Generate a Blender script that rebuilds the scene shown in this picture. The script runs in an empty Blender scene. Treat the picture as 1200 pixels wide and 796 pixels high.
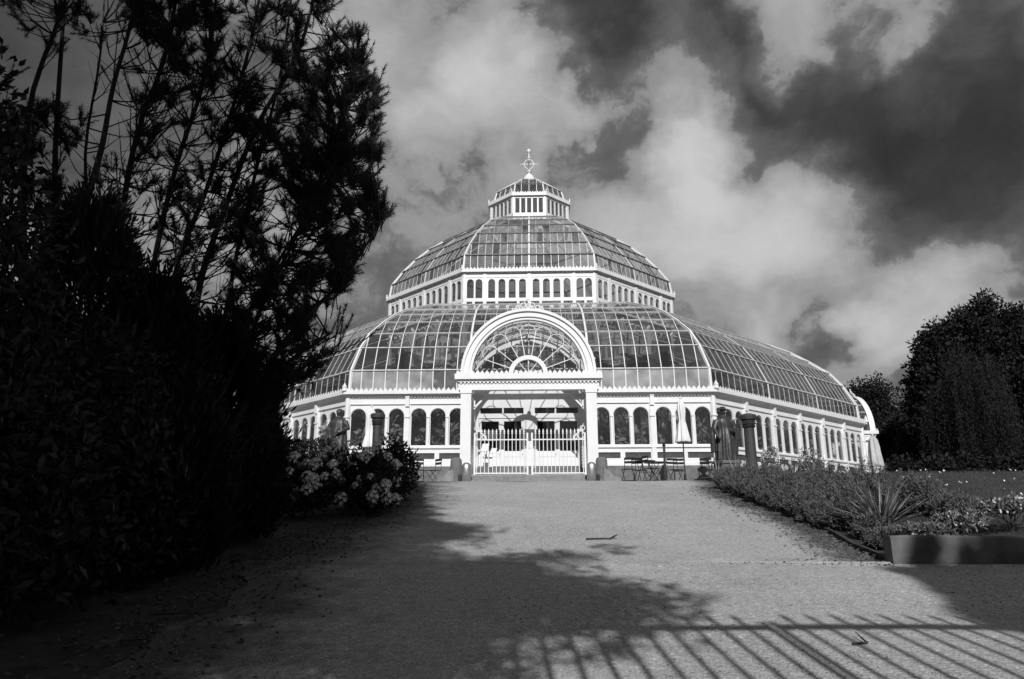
import bpy, math, random
import numpy as np
from mathutils import Vector, Matrix

random.seed(7)
RNG = np.random.default_rng(11)
SC = bpy.context.scene
COL = SC.collection

# ------------------------------------------------------------------ camera, light, exposure
E = 1.3                      # eye height above the path at the camera
CXM = 0.193                  # camera stands a little right of the building axis
PITCH, YAW, ROLL, FPX = 0.2467, 0.0308, -0.002, 838.49
cam = bpy.data.cameras.new('camera')
cam.sensor_width = 36.0
cam.lens = FPX / 1200.0 * 36.0
cam.clip_start = 0.05
cam.clip_end = 3000.0
cam_o = bpy.data.objects.new('camera', cam)
COL.objects.link(cam_o)
cam_o.matrix_world = (Matrix.Translation((CXM, 0, E)) @ Matrix.Rotation(YAW, 4, 'Z')
                      @ Matrix.Rotation(math.pi / 2 + PITCH, 4, 'X') @ Matrix.Rotation(ROLL, 4, 'Z'))
SC.camera = cam_o

SUN_EL, SUN_AZ = math.radians(32.5), math.radians(-2.7)   # light travels towards +Y, a touch to -X
SUN_T = Vector((math.sin(SUN_AZ) * math.cos(SUN_EL), math.cos(SUN_AZ) * math.cos(SUN_EL), -math.sin(SUN_EL)))
sun = bpy.data.lights.new('sun', 'SUN')
sun.energy = 5.0
sun.angle = math.radians(0.5)
sun.color = (1.0, 1.0, 1.0)
sun_o = bpy.data.objects.new('sun', sun)
COL.objects.link(sun_o)
sun_o.rotation_euler = SUN_T.to_track_quat('-Z', 'Y').to_euler()

SC.view_settings.view_transform = 'Standard'
SC.view_settings.look = 'None'
SC.view_settings.gamma = 1.0
SC.view_settings.use_curve_mapping = False
SC.view_settings.exposure = -0.30
SC.cycles.transparent_max_bounces = 40
SC.cycles.max_bounces = 8
SC.cycles.caustics_reflective = False
SC.cycles.caustics_refractive = False


def ray(px, py):
    """direction of a photo pixel (1200x796)"""
    v = Vector(((px - 600) / FPX, (398 - py) / FPX, -1.0))
    return (cam_o.matrix_world.to_3x3() @ v)


def at(px, py, Y):
    r = ray(px, py)
    return Vector((CXM, 0, E)) + r * (Y / r.y)


# ------------------------------------------------------------------ sky
world = bpy.data.worlds.new('World')
SC.world = world
world.use_nodes = True
nt = world.node_tree
nt.nodes.clear()


def N(t, tree=None, **kw):
    n = (tree or nt).nodes.new(t)
    for k, v in kw.items():
        setattr(n, k, v)
    return n


def L(a, b, tree=None):
    (tree or nt).links.new(a, b)


def math_node(op, a, b=None, c=None, tree=None, clamp=False):
    n = N('ShaderNodeMath', tree, operation=op)
    n.use_clamp = clamp
    for i, x in enumerate((a, b, c)):
        if x is None:
            continue
        if isinstance(x, (int, float)):
            n.inputs[i].default_value = x
        else:
            L(x, n.inputs[i], tree)
    return n.outputs[0]


def vmath(op, a, b=None, tree=None, scale=None):
    n = N('ShaderNodeVectorMath', tree, operation=op)
    for i, x in enumerate((a, b)):
        if x is None:
            continue
        if isinstance(x, (tuple, list, Vector)):
            n.inputs[i].default_value = tuple(x)
        else:
            L(x, n.inputs[i], tree)
    if scale is not None:
        n.inputs['Scale'].default_value = scale
    return n


tc = N('ShaderNodeTexCoord')
warp = N('ShaderNodeTexNoise')
warp.inputs['Scale'].default_value = 3.6
warp.inputs['Detail'].default_value = 9
warp.inputs['Roughness'].default_value = 0.56
L(tc.outputs['Generated'], warp.inputs['Vector'])
w1 = vmath('SUBTRACT', warp.outputs['Color'], (0.5, 0.5, 0.5)).outputs[0]
w2 = vmath('SCALE', w1, scale=0.34).outputs[0]
w3 = vmath('ADD', tc.outputs['Generated'], w2).outputs[0]
wdir = vmath('NORMALIZE', w3).outputs[0]
# cloud banks and gaps in directions of the sky: (px, py, radius in px, weight)
BANKS = [
    (605, 118, 70, 0.20), (585, 75, 60, 0.10), (760, 120, 85, 0.16), (820, 100, 50, 0.10),
    (655, 30, 60, -0.14), (760, 20, 80, -0.16), (850, 60, 60, -0.10), (880, 130, 60, -0.16), (735, 185, 42, -0.18), (700, 80, 30, -0.05),
    (850, 220, 95, 0.17), (760, 250, 70, 0.11), (930, 255, 70, 0.12), (800, 190, 40, 0.08), (990, 200, 40, 0.05),
    (1080, 150, 110, -0.17), (1150, 200, 80, -0.10), (1000, 160, 50, -0.05), (1120, 75, 50, 0.12),
    (1060, 30, 45, 0.18), (930, 20, 45, 0.18), (1190, 40, 50, -0.08), (1010, 310, 90, 0.05), (1150, 300, 80, 0.04),
    (1090, 370, 60, 0.17), (1130, 400, 40, 0.08), (1030, 375, 32, 0.10), (965, 400, 34, -0.10), (1050, 450, 40, 0.06), (990, 385, 20, 0.10),
    (470, 50, 110, 0.12), (490, 200, 100, 0.03), (512, 192, 45, 0.12), (900, 395, 40, 0.08), (935, 390, 35, 0.08), (410, 20, 60, 0.08), (560, 230, 60, 0.0), (450, 290, 70, 0.03),
    (60, 60, 120, -0.12), (200, 280, 150, 0.06), (650, 200, 50, 0.06), (690, 290, 60, 0.10), (880, 330, 80, 0.06), (540, 140, 40, -0.02),
]
acc = None
for (px, py, r, w) in BANKS:
    d = ray(px, py).normalized()
    ang = math.atan(r * 1.45 / FPX)
    dt = vmath('DOT_PRODUCT', wdir, d).outputs['Value']
    mr = N('ShaderNodeMapRange', interpolation_type='SMOOTHSTEP')
    mr.inputs['From Min'].default_value = math.cos(ang)
    mr.inputs['From Max'].default_value = math.cos(ang * 0.2)
    L(dt, mr.inputs['Value'])
    acc = math_node('MULTIPLY_ADD', mr.outputs[0], w, 0.46 if acc is None else acc)
fine = N('ShaderNodeTexNoise')
fine.inputs['Scale'].default_value = 4.6
fine.inputs['Detail'].default_value = 13
fine.inputs['Roughness'].default_value = 0.60
fine.inputs['Distortion'].default_value = 0.35
fmap = vmath('MULTIPLY', tc.outputs['Generated'], (1.0, 1.0, 1.5)).outputs[0]
L(fmap, fine.inputs['Vector'])
f1 = math_node('MULTIPLY_ADD', fine.outputs['Fac'], 0.44, -0.22)
field = math_node('ADD', acc, f1)
# billowing edges: the same field passed through a soft threshold
edge_n = N('ShaderNodeTexNoise')
edge_n.inputs['Scale'].default_value = 16.0
edge_n.inputs['Detail'].default_value = 10
edge_n.inputs['Roughness'].default_value = 0.66
L(vmath('MULTIPLY', wdir, (1.0, 1.0, 1.5)).outputs[0], edge_n.inputs['Vector'])
ef = math_node('ADD', field, math_node('MULTIPLY_ADD', edge_n.outputs['Fac'], 0.34, -0.17))
cr_ = N('ShaderNodeMapRange', interpolation_type='SMOOTHSTEP')
cr_.inputs['From Min'].default_value = 0.45
cr_.inputs['From Max'].default_value = 0.535
cr_.inputs['To Min'].default_value = -0.06
cr_.inputs['To Max'].default_value = 0.06
L(ef, cr_.inputs['Value'])
acc = math_node('ADD', field, cr_.outputs[0])
acc = math_node('ADD', acc, math_node('MULTIPLY_ADD', edge_n.outputs['Fac'], 0.20, -0.10))
sm = N('ShaderNodeMapRange', interpolation_type='SMOOTHSTEP')       # keeps the ends soft
sm.inputs['From Min'].default_value = -0.02
sm.inputs['From Max'].default_value = 1.02
sm.inputs['To Min'].default_value = 0.20
sm.inputs['To Max'].default_value = 0.82
L(acc, sm.inputs['Value'])
lin = math_node('MULTIPLY', math_node('POWER', sm.outputs[0], 2.2), 12.3)
sky = N('ShaderNodeTexSky', sky_type='NISHITA')
sky.sun_disc = False
sky.sun_elevation = SUN_EL
sky.sun_rotation = math.pi + SUN_AZ
bw = N('ShaderNodeRGBToBW')
L(sky.outputs[0], bw.inputs[0])
clear = math_node('MULTIPLY', bw.outputs[0], 0.25)       # film renders the blue of the clear sky dark
tot = math_node('ADD', math_node('MULTIPLY', lin, 0.92), math_node('MULTIPLY', clear, 0.08))
bgn = N('ShaderNodeBackground')
bgn.inputs['Strength'].default_value = 0.10
L(tot, bgn.inputs['Color'])
wo = N('ShaderNodeOutputWorld')
L(bgn.outputs[0], wo.inputs[0])

# ------------------------------------------------------------------ materials
MATS = {}


def mat(name, base, rough=0.6, var=0.15, scale=6.0, bump=0.0, bscale=60.0, metal=0.0, spec=0.4, detail=6.0):
    """a grey procedural material: BASE albedo varied by noise, fine relief by another noise"""
    if name in MATS:
        return MATS[name]
    m = bpy.data.materials.new(name)
    m.use_nodes = True
    t = m.node_tree
    b = t.nodes['Principled BSDF']
    co = N('ShaderNodeTexCoord', t)
    n1 = N('ShaderNodeTexNoise', t)
    n1.inputs['Scale'].default_value = scale
    n1.inputs['Detail'].default_value = detail
    L(co.outputs['Object'], n1.inputs['Vector'], t)
    r = N('ShaderNodeValToRGB', t)
    r.color_ramp.elements[0].position = 0.3
    r.color_ramp.elements[1].position = 0.7
    lo, hi = base * (1 - var), base * (1 + var)
    r.color_ramp.elements[0].color = (lo, lo, lo, 1)
    r.color_ramp.elements[1].color = (hi, hi, hi, 1)
    L(n1.outputs['Fac'], r.inputs[0], t)
    L(r.outputs[0], b.inputs['Base Color'], t)
    b.inputs['Roughness'].default_value = rough
    b.inputs['Metallic'].default_value = metal
    b.inputs['Specular IOR Level'].default_value = spec
    if bump:
        n2 = N('ShaderNodeTexNoise', t)
        n2.inputs['Scale'].default_value = bscale
        n2.inputs['Detail'].default_value = 5
        L(co.outputs['Object'], n2.inputs['Vector'], t)
        bp = N('ShaderNodeBump', t)
        bp.inputs['Strength'].default_value = bump
        bp.inputs['Distance'].default_value = 0.02
        L(n2.outputs['Fac'], bp.inputs['Height'], t)
        L(bp.outputs[0], b.inputs['Normal'], t)
    MATS[name] = m
    return m


def glass_mat(name, tint, dirt_sheen, dirt_sheen_col, scale=1.2):
    """thin window glass: clear film + Fresnel reflection + a pale layer that noise makes uneven"""
    m = bpy.data.materials.new(name)
    m.use_nodes = True
    t = m.node_tree
    t.nodes.clear()
    out = N('ShaderNodeOutputMaterial', t)
    tr = N('ShaderNodeBsdfTransparent', t)
    tr.inputs[0].default_value = (tint, tint, tint, 1)
    gl = N('ShaderNodeBsdfGlossy', t)
    gl.inputs['Roughness'].default_value = 0.03
    ge = N('ShaderNodeNewGeometry', t)          # Schlick reflectance, the same from both sides of the sheet
    dn = vmath('DOT_PRODUCT', ge.outputs['Normal'], ge.outputs['Incoming'], tree=t).outputs['Value']
    om = math_node('SUBTRACT', 1.0, math_node('ABSOLUTE', dn, tree=t), tree=t, clamp=True)
    fac = math_node('MULTIPLY_ADD', math_node('POWER', om, 5.0, tree=t), 0.90, 0.085, tree=t, clamp=True)
    mx = N('ShaderNodeMixShader', t)
    L(fac, mx.inputs[0], t)
    L(tr.outputs[0], mx.inputs[1], t)
    L(gl.outputs[0], mx.inputs[2], t)
    df = N('ShaderNodeBsdfDiffuse', t)
    df.inputs[0].default_value = (dirt_sheen_col, dirt_sheen_col, dirt_sheen_col, 1)
    co = N('ShaderNodeTexCoord', t)
    nz = N('ShaderNodeTexNoise', t)
    nz.inputs['Scale'].default_value = scale
    nz.inputs['Detail'].default_value = 7
    L(co.outputs['Object'], nz.inputs['Vector'], t)
    dfac = math_node('MULTIPLY', nz.outputs['Fac'], dirt_sheen * 2.0, tree=t, clamp=True)
    m2 = N('ShaderNodeMixShader', t)
    L(dfac, m2.inputs[0], t)
    L(mx.outputs[0], m2.inputs[1], t)
    L(df.outputs[0], m2.inputs[2], t)
    L(m2.outputs[0], out.inputs[0], t)
    MATS[name] = m
    return m


WHITE = mat('white_paint', 0.74, 0.45, 0.05, 2.5, 0.03, 40)
WHITE2 = mat('weathered_white_paint', 0.66, 0.55, 0.12, 3.0)
PURLIN = mat('grey_iron_purlin', 0.22, 0.5, 0.25, 4.0)
STONE = mat('sandstone', 0.15, 0.85, 0.25, 5.0, 0.25, 30)
STONE2 = mat('pale_stone', 0.22, 0.85, 0.2, 6.0, 0.2, 30)
CONC = mat('old_concrete', 0.12, 0.9, 0.5, 3.2, 0.35, 45)
DARKP = mat('dark_vent_panel', 0.05, 0.4, 0.3, 8.0)
BLACKM = mat('black_iron', 0.02, 0.4, 0.3, 20.0)
STEEL = mat('brushed_steel', 0.55, 0.48, 0.08, 20.0, metal=1.0)
BRONZE = mat('dark_bronze', 0.04, 0.42, 0.45, 7.0, 0.2, 25, spec=0.5)
BROWN = mat('dark_painted_iron', 0.045, 0.55, 0.25, 6.0, 0.1, 40)
CANVAS = mat('white_canvas', 0.70, 0.9, 0.08, 3.0, 0.1, 30)
CANVAS2 = mat('grey_canvas', 0.46, 0.9, 0.15, 3.0, 0.1, 30)
FLOORM = mat('paved_floor', 0.09, 0.7, 0.2, 2.0)
BARK = mat('bark', 0.045, 0.95, 0.4, 9.0, 0.5, 40, spec=0.12)
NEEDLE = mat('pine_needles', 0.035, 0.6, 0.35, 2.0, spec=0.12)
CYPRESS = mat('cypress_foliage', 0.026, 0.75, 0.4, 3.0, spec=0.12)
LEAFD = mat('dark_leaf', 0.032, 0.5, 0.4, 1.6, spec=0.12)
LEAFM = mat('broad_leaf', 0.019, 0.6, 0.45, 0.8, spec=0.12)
LEAFS = mat('grey_shrub_leaf', 0.11, 0.7, 0.4, 3.0)
LEAFB = mat('blade_leaf', 0.13, 0.5, 0.4, 3.0)
LEAFI = mat('palm_leaf', 0.075, 0.55, 0.45, 1.5)
PETAL = mat('white_petal', 0.85, 0.8, 0.12, 8.0)
PETAL2 = mat('pale_petal', 0.45, 0.8, 0.3, 8.0)
SOIL = mat('soil', 0.035, 0.95, 0.5, 3.0, 0.6, 25)
LAWN = mat('lawn', 0.038, 0.9, 0.35, 1.5, 0.5, 60)
GRASSB = mat('grass_blade', 0.05, 0.7, 0.4, 0.7)
PEBBLE = mat('pebble', 0.30, 0.9, 0.8, 40.0)
LITTER = mat('leaf_litter', 0.09, 0.9, 0.6, 1.1)
WOOD = mat('weathered_timber', 0.045, 0.9, 0.4, 6.0, 0.4, 30)
PAPER = mat('white_notice', 0.78, 0.6, 0.03, 4.0)
GLASS = glass_mat('window_glass', 0.84, 0.05, 0.40)
GLASSD = glass_mat('dusty_glass', 0.50, 0.10, 0.40, 2.2)
GLASSR = glass_mat('roof_glass', 0.50, 0.04, 0.40)
GLASSK = glass_mat('dark_door_glass', 0.28, 0.02, 0.3)
GLASSC = glass_mat('clear_glass', 0.93, 0.03, 0.5)
GLASSREFL = glass_mat('sky_reflect_glass', 0.6, 0.50, 0.55, 1.6)  # lowest front roof row: reflected sky put in as a pale diffuse layer
GLASSU = glass_mat('hazy_glass', 0.92, 0.24, 0.46, 1.8)


def path_material():
    m = bpy.data.materials.new('worn_tarmac')
    m.use_nodes = True
    t = m.node_tree
    b = t.nodes['Principled BSDF']
    co = N('ShaderNodeTexCoord', t)

    def noise(sc, det, rough=0.6):
        n = N('ShaderNodeTexNoise', t)
        n.inputs['Scale'].default_value = sc
        n.inputs['Detail'].default_value = det
        n.inputs['Roughness'].default_value = rough
        L(co.outputs['Object'], n.inputs['Vector'], t)
        return n.outputs['Fac']
    big, mid = noise(0.35, 5), noise(2.2, 6)
    fine_ = noise(60.0, 5, 0.8)
    vo = N('ShaderNodeTexVoronoi', t)
    vo.inputs['Scale'].default_value = 45.0
    L(co.outputs['Object'], vo.inputs['Vector'], t)
    s = math_node('MULTIPLY_ADD', big, 0.16, 0.30, tree=t)
    s = math_node('ADD', s, math_node('MULTIPLY_ADD', mid, 0.14, -0.07, tree=t), tree=t)
    s = math_node('ADD', s, math_node('MULTIPLY_ADD', fine_, 1.3, -0.65, tree=t), tree=t)
    s = math_node('ADD', s, math_node('MULTIPLY_ADD', noise(17.0, 4, 0.7), 0.5, -0.25, tree=t), tree=t)
    spk = math_node('GREATER_THAN', vo.outputs['Color'], 0.90, tree=t)
    s = math_node('ADD', s, math_node('MULTIPLY', spk, 0.22, tree=t), tree=t)
    s = math_node('MAXIMUM', s, 0.05, tree=t)
    at_ = N('ShaderNodeAttribute', t, attribute_name='edge_tone')
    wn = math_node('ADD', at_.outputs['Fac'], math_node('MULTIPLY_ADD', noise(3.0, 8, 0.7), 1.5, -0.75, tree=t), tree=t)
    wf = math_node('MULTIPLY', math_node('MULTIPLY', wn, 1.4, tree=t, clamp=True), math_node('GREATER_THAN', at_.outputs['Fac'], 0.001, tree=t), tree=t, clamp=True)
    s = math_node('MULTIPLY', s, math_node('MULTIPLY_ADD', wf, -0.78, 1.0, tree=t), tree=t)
    L(s, b.inputs['Base Color'], t)
    b.inputs['Roughness'].default_value = 0.9
    b.inputs['Specular IOR Level'].default_value = 0.25
    bp = N('ShaderNodeBump', t)
    bp.inputs['Strength'].default_value = 0.7
    bp.inputs['Distance'].default_value = 0.012
    h = math_node('ADD', math_node('MULTIPLY', fine_, 0.8, tree=t), math_node('MULTIPLY', vo.outputs['Distance'], 0.8, tree=t), tree=t)
    L(h, bp.inputs['Height'], t)
    L(bp.outputs[0], b.inputs['Normal'], t)
    return m


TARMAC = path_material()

# ------------------------------------------------------------------ mesh helpers


class MB:
    """collects shapes into one mesh"""

    def __init__(s):
        s.v, s.f = [], []

    def add(s, vs, fs):
        o = len(s.v)
        s.v += [tuple(p) for p in vs]
        s.f += [tuple(i + o for i in q) for q in fs]
        return s

    def box(s, x0, x1, y0, y1, z0, z1):
        return s.add([(x0, y0, z0), (x1, y0, z0), (x1, y1, z0), (x0, y1, z0), (x0, y0, z1), (x1, y0, z1), (x1, y1, z1), (x0, y1, z1)],
                     [(0, 3, 2, 1), (4, 5, 6, 7), (0, 1, 5, 4), (1, 2, 6, 5), (2, 3, 7, 6), (3, 0, 4, 7)])

    def fb(s, u0, u1, a0, a1, z0, z1):
        """box in face coordinates: u along the face, a outwards from the centre"""
        return s.box(u0, u1, -a1, -a0, z0, z1)

    def tbox(s, u0, u1, a0, a1, z0, z1):
        """an octagon-face course whose ends are mitred at the corners: |u| <= tan(22.5)*a"""
        t = T8
        return s.add([(-t * a1, -a1, z0), (t * a1, -a1, z0), (t * a0, -a0, z0), (-t * a0, -a0, z0),
                      (-t * a1, -a1, z1), (t * a1, -a1, z1), (t * a0, -a0, z1), (-t * a0, -a0, z1)],
                     [(0, 3, 2, 1), (4, 5, 6, 7), (0, 1, 5, 4), (1, 2, 6, 5), (2, 3, 7, 6), (3, 0, 4, 7)])

    def bar(s, p, q, w, d, up=(0, 0, 1)):
        p, q, up = Vector(p), Vector(q), Vector(up)
        t = (q - p).normalized()
        x = t.cross(up)
        if x.length < 1e-5:
            x = t.cross(Vector((1, 0, 0)))
        x.normalize()
        y = x.cross(t)
        vs = []
        for c in (p, q):
            for a, b in ((-1, -1), (1, -1), (1, 1), (-1, 1)):
                vs.append(c + x * (a * w / 2) + y * (b * d / 2))
        return s.add(vs, [(0, 3, 2, 1), (4, 5, 6, 7), (0, 1, 5, 4), (1, 2, 6, 5), (2, 3, 7, 6), (3, 0, 4, 7)])

    def tube(s, pts, rad, n=8):
        pts = [Vector(p) for p in pts]
        if not isinstance(rad, (list, tuple)):
            rad = [rad] * len(pts)
        o = len(s.v)
        x = None
        for i, p in enumerate(pts):
            t = (pts[min(i + 1, len(pts) - 1)] - pts[max(i - 1, 0)]).normalized()
            if x is None:
                x = t.cross(Vector((0, 0, 1)) if abs(t.z) < 0.9 else Vector((1, 0, 0))).normalized()
            else:
                x = (x - t * x.dot(t)).normalized()
            y = t.cross(x)
            for k in range(n):
                a = 2 * math.pi * k / n
                s.v.append(tuple(p + (x * math.cos(a) + y * math.sin(a)) * rad[i]))
        for i in range(len(pts) - 1):
            for k in range(n):
                k2 = (k + 1) % n
                s.f.append((o + i * n + k, o + i * n + k2, o + (i + 1) * n + k2, o + (i + 1) * n + k))
        s.f.append(tuple(o + k for k in reversed(range(n))))
        s.f.append(tuple(o + (len(pts) - 1) * n + k for k in range(n)))
        return s

    def lathe(s, prof, n=16, c=(0, 0, 0)):
        o = len(s.v)
        for r, z in prof:
            for k in range(n):
                a = 2 * math.pi * k / n
                s.v.append((c[0] + r * math.cos(a), c[1] + r * math.sin(a), c[2] + z))
        for i in range(len(prof) - 1):
            for k in range(n):
                k2 = (k + 1) % n
                s.f.append((o + i * n + k, o + i * n + k2, o + (i + 1) * n + k2, o + (i + 1) * n + k))
        s.f.append(tuple(o + k for k in reversed(range(n))))
        s.f.append(tuple(o + (len(prof) - 1) * n + k for k in range(n)))
        return s

    def prism(s, poly, a0, a1):
        """polygon in the (u, z) plane extruded from a0 to a1 outwards"""
        n = len(poly)
        vs = [(u, -a1, z) for u, z in poly] + [(u, -a0, z) for u, z in poly]
        return s.add(vs, [tuple(range(n)), tuple(range(2 * n - 1, n - 1, -1))] + [(i + n, (i + 1) % n + n, (i + 1) % n, i) for i in range(n)])

    def ring(s, cu, cz, r0, r1, a0, a1, t0=0.0, t1=math.pi, n=32):
        """part of a flat ring standing in the face plane"""
        o = len(s.v)
        for i in range(n + 1):
            t = t0 + (t1 - t0) * i / n
            c, q = math.cos(t), math.sin(t)
            s.v += [(cu + r0 * c, -a1, cz + r0 * q), (cu + r1 * c, -a1, cz + r1 * q), (cu + r1 * c, -a0, cz + r1 * q), (cu + r0 * c, -a0, cz + r0 * q)]
        for i in range(n):
            b = o + 4 * i
            for k in range(4):
                k2 = (k + 1) % 4
                s.f.append((b + k, b + 4 + k, b + 4 + k2, b + k2))
        s.f.append((o, o + 1, o + 2, o + 3))
        e = o + 4 * n
        s.f.append((e + 3, e + 2, e + 1, e))
        return s

    def spandrel(s, u0, u1, zs, zt, a0, a1, n=12):
        """wall over a round arch of the width u0..u1 springing at zs, up to zt"""
        c, r = (u0 + u1) / 2, (u1 - u0) / 2
        o = len(s.v)
        for i in range(n + 1):
            t = math.pi * i / n
            u, z = c - r * math.cos(t), zs + r * math.sin(t)
            s.v += [(u, -a1, z), (u, -a1, zt), (u, -a0, zt), (u, -a0, z)]
        for i in range(n):
            b = o + 4 * i
            for k in range(4):
                k2 = (k + 1) % 4
                s.f.append((b + k, b + k2, b + 4 + k2, b + 4 + k))
        return s

    def mesh(s, name, material, smooth=False):
        me = bpy.data.meshes.new(name)
        me.from_pydata(s.v, [], s.f)
        if smooth:
            me.polygons.foreach_set('use_smooth', [True] * len(me.polygons))
        if material:
            me.materials.append(material)
        me.update()
        return me

    def build(s, name, material, parent=None, loc=None, rotz=0.0, smooth=False):
        return link(name, s.mesh(name, material, smooth), parent, loc, rotz)


def link(name, me, parent=None, loc=None, rotz=0.0):
    o = bpy.data.objects.new(name, me)
    COL.objects.link(o)
    if parent:
        o.parent = parent
    if loc is not None:
        o.location = loc
    o.rotation_euler = (0, 0, rotz)
    return o


def npmesh(name, V, F, material):
    """fast mesh from numpy arrays; F is (n, k)"""
    V = np.asarray(V, np.float32).reshape(-1, 3)
    F = np.asarray(F, np.int32)
    me = bpy.data.meshes.new(name)
    n, k = F.shape
    me.vertices.add(len(V))
    me.vertices.foreach_set('co', V.ravel())
    me.loops.add(n * k)
    me.loops.foreach_set('vertex_index', F.ravel())
    me.polygons.add(n)
    me.polygons.foreach_set('loop_start', np.arange(0, n * k, k, dtype=np.int32))
    if material:
        me.materials.append(material)
    me.update(calc_edges=True)
    return me


def tag(o, label=None, cat=None, group=None, kind=None):
    if label:
        o['label'] = label
    if cat:
        o['category'] = cat
    if group:
        o['group'] = group
    if kind:
        o['kind'] = kind
    return o


def thing(name, label, cat, loc=(0, 0, 0), rotz=0.0, group=None):
    o = bpy.data.objects.new(name, None)
    COL.objects.link(o)
    o.location = loc
    o.rotation_euler = (0, 0, rotz)
    return tag(o, label, cat, group)


def kids(o):
    return [c for c in COL.objects if c.parent == o]


def copy_tree(o, parent=None):
    c = o.copy()
    COL.objects.link(c)
    c.parent = parent
    for ch in kids(o):
        copy_tree(ch, c)
    return c


def unit(v):
    return v / np.maximum(np.linalg.norm(v, axis=1, keepdims=True), 1e-9)


def leaves_vf(P, D, Ln, Wd):
    """rhombic leaves: base points P, directions D, lengths, widths -> verts, quads"""
    n = len(P)
    D = unit(D)
    S_ = unit(np.cross(D, RNG.normal(size=(n, 3))))
    Nn = np.cross(D, S_)
    Ln, Wd = np.broadcast_to(Ln, n)[:, None], np.broadcast_to(Wd, n)[:, None]
    mid = P + D * Ln * 0.45 - Nn * Ln * 0.05
    V = np.stack([P, mid + S_ * Wd / 2, P + D * Ln, mid - S_ * Wd / 2], 1).reshape(-1, 3)
    F = np.arange(4 * n).reshape(-1, 4)
    return V, F


def in_poly(x, y, poly):
    r = False
    j = len(poly) - 1
    for i in range(len(poly)):
        if (poly[i][1] > y) != (poly[j][1] > y) and x < (poly[j][0] - poly[i][0]) * (y - poly[i][1]) / (poly[j][1] - poly[i][1]) + poly[i][0]:
            r = not r
        j = i
    return r


def sample_poly(poly, n, rnd=random):
    xs, ys = [p[0] for p in poly], [p[1] for p in poly]
    out = []
    while len(out) < n:
        x, y = rnd.uniform(min(xs), max(xs)), rnd.uniform(min(ys), max(ys))
        if in_poly(x, y, poly):
            out.append((x, y))
    return out


# ------------------------------------------------------------------ terrain
TERR = E + 1.16              # level of the terrace round the palm house
CY = 45.30                   # centre of the palm house
T8 = math.tan(math.pi / 8)


def sst(x, a, b):
    t = min(1.0, max(0.0, (x - a) / (b - a)))
    return t * t * (3 - 2 * t)


def prof(y):
    if y < -4:
        z = -1.3 - 0.376
    elif y < 10:
        z = -1.3 + 0.094 * y
    elif y < 20.5:
        z = -0.36 + 0.13 * (y - 10)
    else:
        u = min(1.0, (y - 20.5) / 3.0)
        z = 1.005 + 0.13 * 3 * (u - 0.5 * u * u) * 0.795
    return z + E


def octd(x, y):
    x, y = abs(x), abs(y - CY)
    return max(x, y, (x + y) * 0.70711)


def xright(y):
    return 4.25 + 0.45 * sst(y, 8.5, 12.5) + 0.6 * sst(y, 17, 21)


def xleft(y):
    return -2.35 - 0.55 * sst(y, 4.5, 9) + 0.2 * sst(y, 10.5, 13.5) - 0.4 * sst(y, 16, 20)


def ground_z(x, y):
    z = prof(y)
    if y > 8.65:
        r = 0.36 - 0.14 * sst(y, 10, 20)
        z += r * sst(x, xright(y) + 0.5, xright(y) + 2.6) * sst(octd(x, y), 22.6, 24.5)
    z += 0.05 * math.sin(x * 1.3 + y * 0.7) * sst(-x, 3.5, 6) * sst(octd(x, y), 22.6, 25)
    return z


gx = sorted(set([-900, -400, -200, -120, -80, -60, -45, -35] + list(np.arange(-30, -6, 1.5)) + list(np.arange(-6, 8, 0.35).round(3)) + list(np.arange(8, 31, 1.2)) + [35, 45, 60, 80, 120, 200, 400, 900]))
gy = sorted(set([-400, -150, -60, -30, -20, -12, -8] + list(np.arange(-6, 8.4, 0.6).round(3)) + [8.64, 8.66] + list(np.arange(8.9, 26, 0.45).round(3)) + [27, 29, 32, 36, 42, 50, 60, 80, 110, 160, 250, 500, 1200, 2400]))
V = [(x, y, ground_z(x, y) - 0.012) for y in gy for x in gx]
nx = len(gx)
F = [(j * nx + i, j * nx + i + 1, (j + 1) * nx + i + 1, (j + 1) * nx + i) for j in range(len(gy) - 1) for i in range(nx - 1)]
g = link('ground', npmesh('ground', V, F, SOIL))
tag(g, kind='structure')

# path: a strip between wavering edges, with the open forecourt right of it near the gate
ys = list(np.arange(-6, 23.0, 0.3))
V, F = [], []
EDGE_TONE = []
NU = 40
for y in ys:
    xl = xleft(y) + 0.12 * math.sin(y * 2.1) + 0.07 * math.sin(y * 5.3)
    xr = 14.0 if y < 8.6 else xright(y) - 0.08 - 0.05 * math.sin(y * 3.1)
    if y < 2.5:
        xl = -5.0
    for k in range(NU + 1):
        x = xl + (xr - xl) * k / NU
        EDGE_TONE.append(max(1 - (x - xl) / 1.3, (1 - (xr - x) / 0.7) if y > 8.6 else 0.0, 0.0))
        V.append((x, y, prof(y) + 0.004 + 0.012 * math.sin(x * 1.7 + 1.1 * y) * math.sin(y * 0.9)))
for j in range(len(ys) - 1):
    for k in range(NU):
        F.append((j * (NU + 1) + k, j * (NU + 1) + k + 1, (j + 1) * (NU + 1) + k + 1, (j + 1) * (NU + 1) + k))
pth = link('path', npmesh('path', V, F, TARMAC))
pth.data.attributes.new('edge_tone', 'FLOAT', 'POINT').data.foreach_set('value', EDGE_TONE)     # path tone, patchily darker towards the edges
tag(pth, kind='structure')

# terrace: an octagonal ring of the same worn surface
V, F = [], []
for k in range(8):
    a = math.pi / 8 + k * math.pi / 4
    for ap in (17.2, 22.4):
        R = ap / math.cos(math.pi / 8)
        V.append((R * math.sin(a), CY - R * math.cos(a), TERR + 0.010))
for k in range(8):
    k2 = (k + 1) % 8
    F.append((2 * k, 2 * k + 1, 2 * k2 + 1, 2 * k2))
tag(link('terrace_pavement', npmesh('terrace_pavement', V, F, TARMAC)), kind='structure')

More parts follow.
